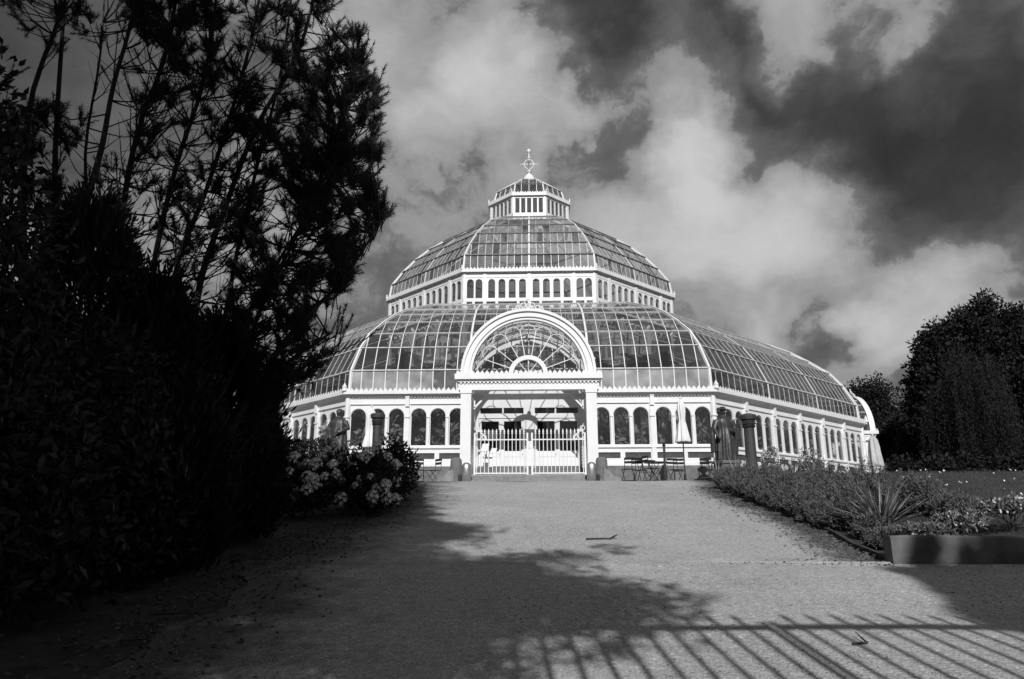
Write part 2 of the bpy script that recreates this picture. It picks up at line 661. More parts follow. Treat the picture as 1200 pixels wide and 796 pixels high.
# lawn right of the bed
lx = list(np.arange(6.4, 40, 0.8))
ly = [8.95] + list(np.arange(9.4, 44, 0.6))
V = [(x + 0.25 * math.sin(y * 0.8), y, ground_z(x, y) + 0.0) for y in ly for x in lx]
nx = len(lx)
F = []
for j in range(len(ly) - 1):
    for i in range(nx - 1):
        if octd(lx[i], ly[j]) > 23.6:
            F.append((j * nx + i, j * nx + i + 1, (j + 1) * nx + i + 1, (j + 1) * nx + i))
tag(link('lawn', npmesh('lawn', V, F, LAWN)), kind='structure')

# ------------------------------------------------------------------ the palm house
PH = thing('palm_house', 'white iron and glass octagonal palm house with stepped domes and lantern', 'glasshouse', (0, CY, TERR))
FACES = (0, 1, 7, 2, 6, 3, 5, 4)          # 0 looks at the gate, 1 and 7 are its neighbours
ROT = lambda k: k * math.pi / 4
PORCH_FACES = (0, 2, 6)
A0, AC = 17.37, 17.48                     # lower wall and cornice apothem
HALF = T8 * A0
BAY = 2 * HALF / 6
Z = dict(base=0.836, lpb=1.127, lpt=1.355, sill=1.535, winb=1.60, spring=2.80, frieze=3.272, corn=3.583, cb=3.77, ct=3.89)
WW, PIER = 0.645, 0.24
MUL = (BAY - PIER - 3 * WW) / 2


def bays(k):
    return [b for b in range(6) if not (k in PORCH_FACES and b in (2, 3))]


def win_u(b, i):
    u = -HALF + b * BAY + PIER / 2 + i * (WW + MUL)
    return u, u + WW


def wall_mesh(blist):
    m = MB()
    for b in blist:
        b0 = -HALF + b * BAY
        b1 = b0 + BAY
        if b == 0:
            b0 += 0.05
        if b == 5:
            b1 -= 0.05
        # low band with two sunk vent panels
        m.fb(b0, b1, A0 - 0.14, A0, Z['base'], Z['lpb'])
        m.fb(b0, b1, A0 - 0.14, A0, Z['lpt'], Z['sill'])
        pw = (BAY - PIER - 0.18) / 2
        c = -HALF + b * BAY
        for (x0, x1) in ((b0, c + PIER / 2), (c + PIER / 2 + pw, c + PIER / 2 + pw + 0.18), (c + BAY - PIER / 2, b1)):
            m.fb(x0, x1, A0 - 0.14, A0, Z['lpb'], Z['lpt'])
        m.fb(b0, b1, A0 - 0.14, A0 + 0.05, Z['base'] + 0.004, Z['base'] + 0.10)
        # sill
        m.fb(b0, b1, A0 - 0.16, A0 + 0.07, Z['sill'], Z['winb'] - 0.012)
        m.fb(b0, b1, A0 - 0.14, A0 + 0.03, Z['winb'] - 0.012, Z['winb'] + 0.02)
        # end piers of the bay, mullions with little capitals, arches
        for (x0, x1) in ((b0, c + PIER / 2), (c + BAY - PIER / 2, b1)):
            m.fb(x0, x1, A0 - 0.14, A0, Z['winb'] + 0.02, Z['frieze'])
        for i in (0, 1):
            x0 = win_u(b, i)[1]
            x1 = x0 + MUL
            m.fb(x0, x1, A0 - 0.14, A0 - 0.03, Z['spring'], Z['frieze'])
            m.fb(x0 + 0.008, x1 - 0.008, A0 - 0.12, A0 - 0.02, Z['winb'] + 0.02, Z['spring'] - 0.05)
            m.fb(x0 - 0.004, x1 + 0.004, A0 - 0.13, A0 + 0.012, Z['spring'] - 0.05, Z['spring'])
            m.fb(x0 - 0.002, x1 + 0.002, A0 - 0.13, A0 + 0.006, Z['winb'] + 0.02, Z['winb'] + 0.10)
        for i in range(3):
            x0, x1 = win_u(b, i)
            m.spandrel(x0, x1, Z['spring'], Z['frieze'], A0 - 0.14, A0 - 0.03)
        # frieze
        m.fb(b0, b1, A0 - 0.14, A0 + 0.035, Z['frieze'], Z['frieze'] + 0.04)
        m.fb(b0, b1, A0 - 0.14, A0 + 0.02, Z['frieze'] + 0.04, Z['corn'] - 0.06)
    edges = sorted(set(blist) | set(b + 1 for b in blist))
    for e in edges:                        # pilasters with bracket blocks
        u = -HALF + e * BAY
        if e in (0, 6):
            continue
        m.fb(u - 0.085, u + 0.085, A0, A0 + 0.06, Z['base'] + 0.10, Z['frieze'] - 0.1)
        m.fb(u - 0.10, u + 0.10, A0, A0 + 0.10, Z['spring'] - 0.06, Z['spring'])
        m.fb(u - 0.11, u + 0.11, A0, A0 + 0.10, Z['base'] + 0.10, Z['base'] + 0.30)
        m.fb(u - 0.075, u + 0.075, A0, A0 + 0.13, Z['frieze'] - 0.1, Z['corn'] - 0.04)
        m.prism([(u - 0.09, Z['corn'] - 0.04), (u + 0.09, Z['corn'] - 0.04), (u + 0.06, Z['corn'] + 0.06), (u, Z['corn'] + 0.12), (u - 0.06, Z['corn'] + 0.06)], A0 + 0.02, A0 + 0.15)
    return m


def teeth(m, a, z, h, n, half, w=0.86, thick=0.035):
    p = 2 * half / n
    for i in range(n):
        u = -half + (i + 0.5) * p
        s = p * w / 2
        m.prism([(u - s, z), (u + s, z), (u + s * 0.92, z + h * 0.35), (u + s * 0.45, z + h * 0.6), (u, z + h), (u - s * 0.45, z + h * 0.6), (u - s * 0.92, z + h * 0.35)], a - thick, a)


ALLB = list(range(6))
wall_full = wall_mesh(ALLB).mesh('wall', WHITE)
wall_porch = [wall_mesh(b).mesh('wall', WHITE) for b in ([0, 1], [4, 5])]
cm = MB()
cm.tbox(0, 0, A0 - 0.14, AC + 0.02, Z['corn'] - 0.02, Z['corn'] + 0.035)
cm.tbox(0, 0, A0 - 0.14, AC + 0.10, Z['corn'] + 0.035, Z['corn'] + 0.07)
cm.tbox(0, 0, A0 - 0.14, AC + 0.16, Z['corn'] + 0.07, Z['cb'])
nd = 110
for i in range(nd):                        # dentils
    u = -HALF + (i + 0.5) * 2 * HALF / nd
    cm.fb(u - 0.038, u + 0.038, A0 + 0.015, A0 + 0.075, Z['corn'] - 0.07, Z['corn'] - 0.021)
corn_me = cm.mesh('cornice', WHITE)
tm = MB()
teeth(tm, AC + 0.15, Z['cb'], 0.135, 76, T8 * (AC + 0.1))
crest_me = tm.mesh('cresting', WHITE)

# corner posts with acroteria
cp = MB()
for (rr, hw, z0, z1) in ((-0.03, 0.115, Z['base'], Z['corn']), (0, 0.15, Z['base'], Z['base'] + 0.30), (0, 0.135, Z['spring'] - 0.06, Z['spring'])):
    cp.lathe([(hw, z0), (hw, z1)], 8, (0, -rr, 0))
cp.lathe([(0.11, 0), (0.12, 0.05), (0.085, 0.12), (0.10, 0.19), (0.05, 0.26), (0.015, 0.34)], 8, (0, -(AC + 0.12 - A0) / math.cos(math.pi / 8), Z['cb']))
cp_me = cp.mesh('corner_post', WHITE)
R = A0 / math.cos(math.pi / 8)
for k in range(8):
    a = math.pi / 8 + k * math.pi / 4
    link('corner_post', cp_me, PH, (R * math.sin(a), -R * math.cos(a), 0), a)

frame_m = MB()
frame_m.ring(0, Z['spring'], WW / 2 - 0.020, WW / 2 - 0.003, A0 - 0.105, A0 - 0.055, n=16)
frame_m.fb(-WW / 2 + 0.003, -WW / 2 + 0.035, A0 - 0.105, A0 - 0.055, Z['winb'] + 0.02, Z['spring'])
frame_m.fb(WW / 2 - 0.020, WW / 2 - 0.003, A0 - 0.105, A0 - 0.055, Z['winb'] + 0.02, Z['spring'])
frame_m.fb(-WW / 2 + 0.035, WW / 2 - 0.020, A0 - 0.105, A0 - 0.055, Z['winb'] + 0.02, Z['winb'] + 0.06)
frame_me = frame_m.mesh('window', WHITE)


def arch_pane(w, z0, zs, a, tilt=0.0):
    m = MB()
    r = w / 2
    pts = [(-r, z0), (r, z0)] + [(r * math.cos(t), zs + r * math.sin(t)) for t in [math.pi * i / 14 for i in range(15)]]
    m.add([(u, -(a + tilt * u), z) for u, z in pts], [tuple(range(len(pts)))])
    return m


pane_mes = [arch_pane(WW - 0.04, Z['winb'] + 0.03, Z['spring'], A0 - 0.08, random.uniform(-0.02, 0.02)).mesh('pane', GLASS) for _ in range(6)]
pw = (BAY - PIER - 0.18) / 2
lp_me = MB().fb(0.0, pw, A0 - 0.13, A0 - 0.06, Z['lpb'] - 0.01, Z['lpt'] + 0.01).mesh('vent_panel', DARKP)
for k in FACES:
    rz = ROT(k)
    rot = Matrix.Rotation(rz, 3, 'Z')
    for wm in (wall_porch if k in PORCH_FACES else [wall_full]):
        link('wall', wm, PH, None, rz)
    co = link('cornice', corn_me, PH, None, rz)
    link('cresting', crest_me, co)
    single = k in (0, 1, 7)
    far = MB()
    for b in bays(k):
        for i in range(3):
            u0, u1 = win_u(b, i)
            if single:
                w = link('window', frame_me, PH, rot @ Vector(((u0 + u1) / 2, 0, 0)), rz)
                link('pane', random.choice(pane_mes), w)
            else:
                q = arch_pane(WW - 0.04, Z['winb'] + 0.03, Z['spring'], A0 - 0.08)
                far.add([(x + (u0 + u1) / 2, y, z) for x, y, z in q.v], q.f)
        c = -HALF + b * BAY + PIER / 2
        for j in (0, 1):
            if single:
                link('vent_panel', lp_me, PH, rot @ Vector((c + j * (pw + 0.18), 0, 0)), rz)
    if not single:
        tag(far.build('far_panes', GLASS, PH, None, rz), kind='stuff')
        fv = MB()
        for b in bays(k):
            c = -HALF + b * BAY + PIER / 2
            for j in (0, 1):
                fv.fb(c + j * (pw + 0.18), c + j * (pw + 0.18) + pw, A0 - 0.13, A0 - 0.06, Z['lpb'] - 0.01, Z['lpt'] + 0.01)
        fv.build('far_vent_panels', DARKP, PH, None, rz)['kind'] = 'stuff'

# sandstone plinth and indoor floor
pl = MB()
for k in range(8):
    a0, a1 = math.pi / 8 + k * math.pi / 4, math.pi / 8 + (k + 1) * math.pi / 4
    for (ri, ro, z0, z1) in ((17.0, 17.52, -0.3, Z['base'] - 0.09), (17.0, 17.46, Z['base'] - 0.09, Z['base'])):
        vs = []
        for z in (z0, z1):
            for a, r in ((a0, ro), (a1, ro), (a1, ri), (a0, ri)):
                R = r / math.cos(math.pi / 8)
                vs.append((R * math.sin(a), -R * math.cos(a), z))
        pl.add(vs, [(0, 3, 2, 1), (4, 5, 6, 7), (0, 1, 5, 4), (1, 2, 6, 5), (2, 3, 7, 6), (3, 0, 4, 7)])
pl.build('plinth', STONE, PH)
fl = MB()
R = 17.1 / math.cos(math.pi / 8)
fl.add([(R * math.sin(math.pi / 8 + k * math.pi / 4), -R * math.cos(math.pi / 8 + k * math.pi / 4), 0.36) for k in range(8)], [tuple(range(8))])
fl.build('indoor_floor', FLOORM, PH)

# ---- glazed roofs
LOW = [(17.30, 3.76), (17.25, 4.67), (16.75, 5.72), (16.20, 6.47), (15.30, 7.21), (14.5, 7.79), (13.6, 8.29), (11.5, 9.16), (8.98, 9.92)]
UPP = [(8.63, 11.98), (8.50, 12.89), (7.92, 13.80), (7.22, 14.68), (6.40, 15.52), (5.55, 16.20), (4.20, 17.02), (2.75, 17.62)]
LAN = [(2.42, 19.36), (2.16, 20.25), (0.92, 21.25)]


def clip(poly, f):
    out = []
    for i in range(len(poly)):
        p, q = poly[i], poly[(i + 1) % len(poly)]
        fp, fq = f(p), f(q)
        if fp >= 0:
            out.append(p)
        if (fp >= 0) != (fq >= 0):
            t = fp / (fp - fq)
            out.append((p[0] + (q[0] - p[0]) * t, p[1] + (q[1] - p[1]) * t))
    return out


def row_panes(prof_, r, pitch, half_):
    """pane outlines (u, s) of row r, s from 0 (low edge) to 1"""
    (al, zl), (ah, zh) = prof_[r], prof_[r + 1]
    n = int(round(2 * half_ / pitch))
    out = []
    for i in range(n):
        u0, u1 = -half_ + i * pitch, -half_ + (i + 1) * pitch
        q = [(u0, 0), (u1, 0), (u1, 1), (u0, 1)]
        q = clip(q, lambda p: T8 * (al + (ah - al) * p[1]) - p[0])
        q = clip(q, lambda p: T8 * (al + (ah - al) * p[1]) + p[0])
        q = [p for j, p in enumerate(q) if math.dist(p, q[j - 1]) > 1e-4]
        if len(q) >= 3:
            area = abs(sum(q[j][0] * q[(j + 1) % len(q)][1] - q[(j + 1) % len(q)][0] * q[j][1] for j in range(len(q)))) / 2
            if area > 0.02:
                out.append(q)
    return out


def pane_pts(prof_, r, q, tilt):
    (al, zl), (ah, zh) = prof_[r], prof_[r + 1]
    L_ = math.hypot(al - ah, zh - zl)
    nz, na = (al - ah) / L_, (zh - zl) / L_          # outward normal in (a, z)
    uc = sum(p[0] for p in q) / len(q)
    pts = []
    for u, s in q:
        d = tilt[0] * (u - uc) + tilt[1] * (s - 0.5) * L_ - 0.012
        pts.append((u, -(al + (ah - al) * s + na * d), zl + (zh - zl) * s + nz * d))
    return pts


def roof_bars(prof_, pitch, half_, bw, bd, ribs, ribw, hipw, pur=None, thin=(1,), alt=99):
    bars, purl = MB(), MB()
    n = int(round(2 * half_ / pitch))
    for r in range(len(prof_) - 1):
        (al, zl), (ah, zh) = prof_[r], prof_[r + 1]
        L_ = math.hypot(al - ah, zh - zl)
        nrm = (0, -(zh - zl) / L_, (al - ah) / L_)
        for i in range(n + 1):
            u = -half_ + i * pitch
            if abs(u) > T8 * al - 0.02:
                continue
            s1 = 1.0
            if abs(u) > T8 * ah:
                s1 = (T8 * al - abs(u)) / (T8 * (al - ah))
            big = any(abs(u - x) < 0.02 for x in ribs)
            w, d = (ribw, bd * 1.7) if big else (bw * thin[min(r, len(thin) - 1)], bd * thin[min(r, len(thin) - 1)])
            if not big and r >= alt and i % 2:
                continue
            bars.bar((u, -al, zl), (u, -(al + (ah - al) * s1), zl + (zh - zl) * s1), w, d, nrm)
        if pur and r > 0:
            pb = 0.035
            purl.bar((-T8 * al, -(al + 0.012), zl), (T8 * al, -(al + 0.012), zl), pb * pur, pb * pur * 1.3, nrm)
    for sgn in (-1, 1):
        for r in range(len(prof_) - 1):
            (al, zl), (ah, zh) = prof_[r], prof_[r + 1]
            p, q = (sgn * T8 * al, -al, zl), (sgn * T8 * ah, -ah, zh)
            L_ = math.hypot(al - ah, zh - zl)
            bars.bar(p, q, hipw * 0.5, hipw, (0, -(zh - zl) / L_, (al - ah) / L_))
    return bars, purl


LP = 2 * HALF / 30
UHALF = T8 * 8.763
UP_ = 2 * 2.398 / 12
UHN = 9 * UP_
low_b, low_p = roof_bars(LOW, LP, HALF, 0.026, 0.022, (-BAY, BAY), 0.085, 0.13, 1.4, (1.25, 1.25, 1.2, 1.0, 0.85, 0.7, 0.6, 0.5))
upp_b, upp_p = roof_bars(UPP, UP_, UHN, 0.028, 0.024, (0.0,), 0.085, 0.11, 2.1, (1, 0.85, 0.6, 0.5), 3)
lan_b, lan_p = roof_bars(LAN, 0.5, 1.0, 0.035, 0.04, (), 0.05, 0.09, 1.4)
low_side = roof_bars(LOW, LP, HALF, 0.016, 0.012, (-BAY, BAY), 0.085, 0.13, 1.4, (1, 1, 1, 0.9, 0.8, 0.7, 0.6, 0.5))[0].mesh('glazing_bars', WHITE)
upp_side = roof_bars(UPP, UP_, UHN, 0.018, 0.012, (0.0,), 0.085, 0.11, 2.1, (1, 0.85, 0.6, 0.5), 3)[0].mesh('glazing_bars', WHITE)
low_bm, low_pm = low_b.mesh('glazing_bars', WHITE), low_p.mesh('purlins', mat('pale_purlin', 0.55, 0.5, 0.2, 4.0))
upp_bm, upp_pm = upp_b.mesh('glazing_bars', WHITE), upp_p.mesh('purlins', PURLIN)
lan_bm, lan_pm = lan_b.mesh('glazing_bars', WHITE), lan_p.mesh('purlins', PURLIN)


def roof(prof_, pitch, half_, bm, pm, name, singles, matpick, side=None):
    for k in FACES:
        rz = ROT(k)
        ro = link(name, pm, PH, None, rz)
        link('glazing_bars', bm if k == 0 or side is None else side, ro)
        rest = {}
        for r in range(len(prof_) - 1):
            for q in row_panes(prof_, r, pitch, half_):
                tilt = (random.gauss(0, 0.007), random.gauss(0, 0.010))
                pts = pane_pts(prof_, r, q, tilt)
                uc = sum(p[0] for p in q) / len(q)
                mt = matpick(k, r, uc)
                if singles(k, r, uc):
                    m = MB().add(pts, [tuple(range(len(pts)))])
                    m.build('pane', mt, ro)
                else:
                    rest.setdefault(mt.name, (MB(), mt))[0].add(pts, [tuple(range(len(pts)))])
        for nm, (m, mt) in rest.items():
            tag(m.build('small_panes', mt, ro), kind='stuff')


def behind_porch(r, uc):
    return abs(uc) < (2.5, 2.45, 1.9, 1.1, 0.3, 0, 0, 0, 0)[r]


def low_single(k, r, uc):
    if k == 0:
        return r <= 4 and not behind_porch(r, uc)
    return k in (1, 7) and r <= 1


def low_mat(k, r, uc):
    if k == 0 and r == 0:
        return GLASSREFL if uc > 2 or random.random() < 0.6 else GLASSU
    return GLASSD if random.random() < 0.3 else GLASSR


roof(LOW, LP, HALF, low_bm, low_pm, 'lower_roof', low_single, low_mat, low_side)
roof(UPP, UP_, UHN, upp_bm, upp_pm, 'upper_roof', lambda k, r, u: k == 0 and r <= 3, lambda k, r, u: GLASSU if random.random() < 0.75 else GLASSD, upp_side)
roof(LAN, 0.5, 1.0, lan_bm, lan_pm, 'lantern_roof', lambda k, r, u: False, lambda k, r, u: GLASSD)

# ---- middle tier
A2 = 8.60
Z2 = dict(bot=9.95, led=10.2, winb=10.39, spring=11.29, fr=11.56, corn=11.785, cb=11.98)
H2 = T8 * A2
W2 = 0.41


def t2_windows():
    out = []
    for (x0, x1, n) in ((-H2 + 0.06, -2.398, 2), (-2.398, 0, 4), (0, 2.398, 4), (2.398, H2 - 0.06, 2)):
        g0, g1 = x0 + 0.09, x1 - 0.09
        p = (g1 - g0 + 0.0) / n
        for i in range(n):
            c = g0 + (i + 0.5) * p
            out.append((c - W2 / 2, c + W2 / 2))
    return out


T2 = t2_windows()
m = MB()
m.fb(-H2, H2, A2 - 0.10, A2 + 0.03, Z2['led'], Z2['winb'])
edges = [-H2] + [x for w in T2 for x in w] + [H2]
for i in range(0, len(edges), 2):
    m.fb(edges[i], edges[i + 1], A2 - 0.10, A2, Z2['winb'], Z2['fr'])
for (x0, x1) in T2:
    m.spandrel(x0, x1, Z2['spring'], Z2['fr'], A2 - 0.10, A2)
m.fb(-H2, H2, A2 - 0.10, A2 + 0.02, Z2['fr'], Z2['corn'])
for u in (-2.398, 0, 2.398):
    m.fb(u - 0.09, u + 0.09, A2, A2 + 0.06, Z2['bot'], Z2['corn'])
for u in (-3.45, -3.0, -1.75, -0.6, 0.6, 1.75, 3.0, 3.45):
    m.fb(u - 0.07, u + 0.07, A2 - 0.06, A2 + 0.03, Z2['bot'], Z2['led'])
m.tbox(0, 0, A2 - 0.1, A2 + 0.10, Z2['bot'] - 0.12, Z2['bot'])
for sgn in (-1, 1):
    m.fb(sgn * H2 - 0.13 if sgn > 0 else -H2, H2 if sgn > 0 else -H2 + 0.13, A2, A2 + 0.05, Z2['bot'], Z2['corn'])
w2_me = m.mesh('tier_wall', WHITE)
m = MB()
m.tbox(0, 0, A2 - 0.1, A2 + 0.09, Z2['corn'], Z2['corn'] + 0.05)
m.tbox(0, 0, A2 - 0.1, A2 + 0.20, Z2['corn'] + 0.05, Z2['cb'])
c2_me = m.mesh('tier_cornice', WHITE)
m = MB()
teeth(m, A2 + 0.19, Z2['cb'], 0.13, 38, T8 * (A2 + 0.15))
k2_me = m.mesh('tier_cresting', WHITE)
p2_me = arch_pane(W2, Z2['winb'], Z2['spring'], A2 - 0.05).mesh('pane', GLASS)
f2 = MB()
f2.ring(0, Z2['spring'], W2 / 2 - 0.025, W2 / 2 + 0.012, A2 - 0.02, A2 + 0.012, n=12)
f2.fb(-W2 / 2 - 0.012, -W2 / 2 + 0.02, A2 - 0.02, A2 + 0.012, Z2['winb'], Z2['spring'])
f2.fb(W2 / 2 - 0.02, W2 / 2 + 0.012, A2 - 0.02, A2 + 0.012, Z2['winb'], Z2['spring'])
f2_me = f2.mesh('tier_window', WHITE)
for k in FACES:
    rz = ROT(k)
    rot = Matrix.Rotation(rz, 3, 'Z')
    link('tier_wall', w2_me, PH, None, rz)
    c = link('tier_cornice', c2_me, PH, None, rz)
    link('tier_cresting', k2_me, c)
    if k in (0, 1, 7):
        for (x0, x1) in T2:
            w = link('tier_window', f2_me, PH, rot @ Vector(((x0 + x1) / 2, 0, 0)), rz)
            link('pane', p2_me, w)
    else:
        far = MB()
        for (x0, x1) in T2:
            q = arch_pane(W2, Z2['winb'], Z2['spring'], A2 - 0.05)
            far.add([(x + (x0 + x1) / 2, y, z) for x, y, z in q.v], q.f)
        tag(far.build('far_panes', GLASS, PH, None, rz), kind='stuff')
ac = MB()
for k in range(8):
    a = math.pi / 8 + k * math.pi / 4
    R = (A2 + 0.16) / math.cos(math.pi / 8)
    ac.lathe([(0.07, 0), (0.08, 0.05), (0.05, 0.12), (0.06, 0.18), (0.01, 0.28)], 8, (R * math.sin(a), -R * math.cos(a), Z2['cb']))
ac.build('tier_corner_finials', WHITE, PH)

# ---- lantern
A3 = 2.57
H3 = T8 * A3
Z3 = dict(bot=17.58, wb=18.02, wt=19.05, corn=19.19, cb=19.35)
LW = 0.27
LP3 = (2 * H3 - 0.24) / 5
T3 = [(-H3 + 0.12 + (i + 0.5) * LP3 - LW / 2, -H3 + 0.12 + (i + 0.5) * LP3 + LW / 2) for i in range(5)]
m = MB()
m.fb(-H3, H3, A3 - 0.08, A3 + 0.04, Z3['bot'], Z3['wb'])
edges = [-H3] + [x for w in T3 for x in w] + [H3]
for i in range(0, len(edges), 2):
    m.fb(edges[i], edges[i + 1], A3 - 0.08, A3, Z3['wb'], Z3['wt'])
m.fb(-H3, H3, A3 - 0.08, A3 + 0.02, Z3['wt'], Z3['corn'])
m.fb(-H3, -H3 + 0.11, A3, A3 + 0.05, Z3['bot'], Z3['corn'])
m.fb(H3 - 0.11, H3, A3, A3 + 0.05, Z3['bot'], Z3['corn'])
m.tbox(0, 0, A3 - 0.08, A3 + 0.16, Z3['corn'], Z3['cb'])
w3_me = m.mesh('lantern_wall', WHITE)
m = MB()
teeth(m, A3 + 0.15, Z3['cb'], 0.13, 14, T8 * (A3 + 0.12))
k3_me = m.mesh('lantern_cresting', WHITE)
p3_me = MB().add([(-LW / 2, -(A3 - 0.04), Z3['wb']), (LW / 2, -(A3 - 0.04), Z3['wb']), (LW / 2, -(A3 - 0.04), Z3['wt']), (-LW / 2, -(A3 - 0.04), Z3['wt'])], [(0, 1, 2, 3)]).mesh('lantern_pane', GLASSD)
for k in FACES:
    rz = ROT(k)
    rot = Matrix.Rotation(rz, 3, 'Z')
    w = link('lantern_wall', w3_me, PH, None, rz)
    link('lantern_cresting', k3_me, w)
    for (x0, x1) in T3:
        link('lantern_pane', p3_me, w, Vector(((x0 + x1) / 2, 0, 0)))
ac = MB()
for k in range(8):
    a = math.pi / 8 + k * math.pi / 4
    R = (A3 + 0.13) / math.cos(math.pi / 8)
    ac.lathe([(0.05, 0), (0.06, 0.06), (0.04, 0.14), (0.05, 0.2), (0.01, 0.32)], 8, (R * math.sin(a), -R * math.cos(a), Z3['cb']))
ac.build('lantern_corner_finials', WHITE, PH)

# finial: domed cap, stem, four-armed wheel cross and ball
fm = MB()
fm.lathe([(0.95, 21.18), (0.97, 21.30), (0.45, 21.42), (0.40, 21.60), (0.33, 21.85), (0.16, 22.02), (0.09, 22.10), (0.16, 22.16), (0.20, 22.22), (0.10, 22.30), (0.055, 22.38), (0.05, 23.2),
          (0.13, 23.24), (0.11, 23.30), (0.05, 23.36), (0.05, 23.62), (0.09, 23.66), (0.145, 23.76), (0.145, 23.84), (0.09, 23.94), (0.02, 23.97)], 16)
cap = fm.build('finial', WHITE, PH, smooth=False)
xm = MB()
zc = 22.80
for s in (-1, 1):
    xm.tube([(0, 0, zc), (s * 0.40, 0, zc), (s * 0.66, 0, zc)], [0.04, 0.055, 0.02], 6)
    xm.tube([(0, 0, zc), (0, s * 0.40, zc), (0, s * 0.66, zc)], [0.04, 0.055, 0.02], 6)
for ax in (0, 1):
    pts = []
    for i in range(21):
        t = 2 * math.pi * i / 20
        u, z = 0.33 * math.cos(t), zc + 0.36 * math.sin(t)
        pts.append((u, 0, z) if ax == 0 else (0, u, z))
    xm.tube(pts, 0.035, 6)
xm.build('cross', WHITE, cap)

# ---- indoor ironwork: ring of columns, brackets and a lattice ring beam under the middle tier
colm = MB()
colm.lathe([(0.20, 0.36), (0.20, 0.8), (0.13, 0.9), (0.115, 7.2), (0.22, 7.4), (0.13, 7.5), (0.13, 9.9)], 10)
for s in (-1, 1):
    pts = [(s * (0.12 + 1.0 * (1 - math.cos(t))), 0, 8.3 + 1.2 * math.sin(t)) for t in [math.pi / 2 * i / 8 for i in range(9)]]
    colm.tube(pts, 0.05, 6)
    colm.tube([(s * 0.45 + s * 0.22 * math.cos(t), 0, 9.1 + 0.22 * math.sin(t)) for t in [2 * math.pi * i / 12 for i in range(13)]], 0.03, 5)
col_me = colm.mesh('indoor_column', WHITE)
for k in range(8):
    a = math.pi / 8 + k * math.pi / 4
    R = 8.45 / math.cos(math.pi / 8)
    link('indoor_column', col_me, PH, (R * math.sin(a), -R * math.cos(a), 0), a)
    for u in (-1.2, 1.2) if k else ():
        v = Matrix.Rotation(ROT(k), 3, 'Z') @ Vector((u, -8.45, 0))
        link('indoor_column', col_me, PH, v, ROT(k))
m = MB()
hh = T8 * 8.45
m.fb(-hh, hh, 8.35, 8.50, 9.68, 9.82)
m.fb(-hh, hh, 8.37, 8.48, 8.95, 9.05)
nl = 14
for i in range(nl):
    c = -hh + (i + 0.5) * 2 * hh / nl
    m.ring(c, 9.36, 0.17, 0.22, 8.39, 8.46, 0, 2 * math.pi, 16)
rb_me = m.mesh('ring_beam', WHITE)
for k in range(8):
    link('ring_beam', rb_me, PH, None, ROT(k))
# curved iron ribs under the lower roof
m = MB()
for u in (-BAY, BAY):
    m.tube([(u, -(a - 0.28), z - 0.12) for a, z in LOW], 0.045, 6)
rib_me = m.mesh('inner_ribs', WHITE2)
for k in range(8):
    link('inner_ribs', rib_me, PH, None, ROT(k))

# ---- porches
AP = 20.23
PZ = dict(lin=3.32, den=3.55, corn=3.69, cb=3.88)
PR0, PR1 = 2.02, 2.42


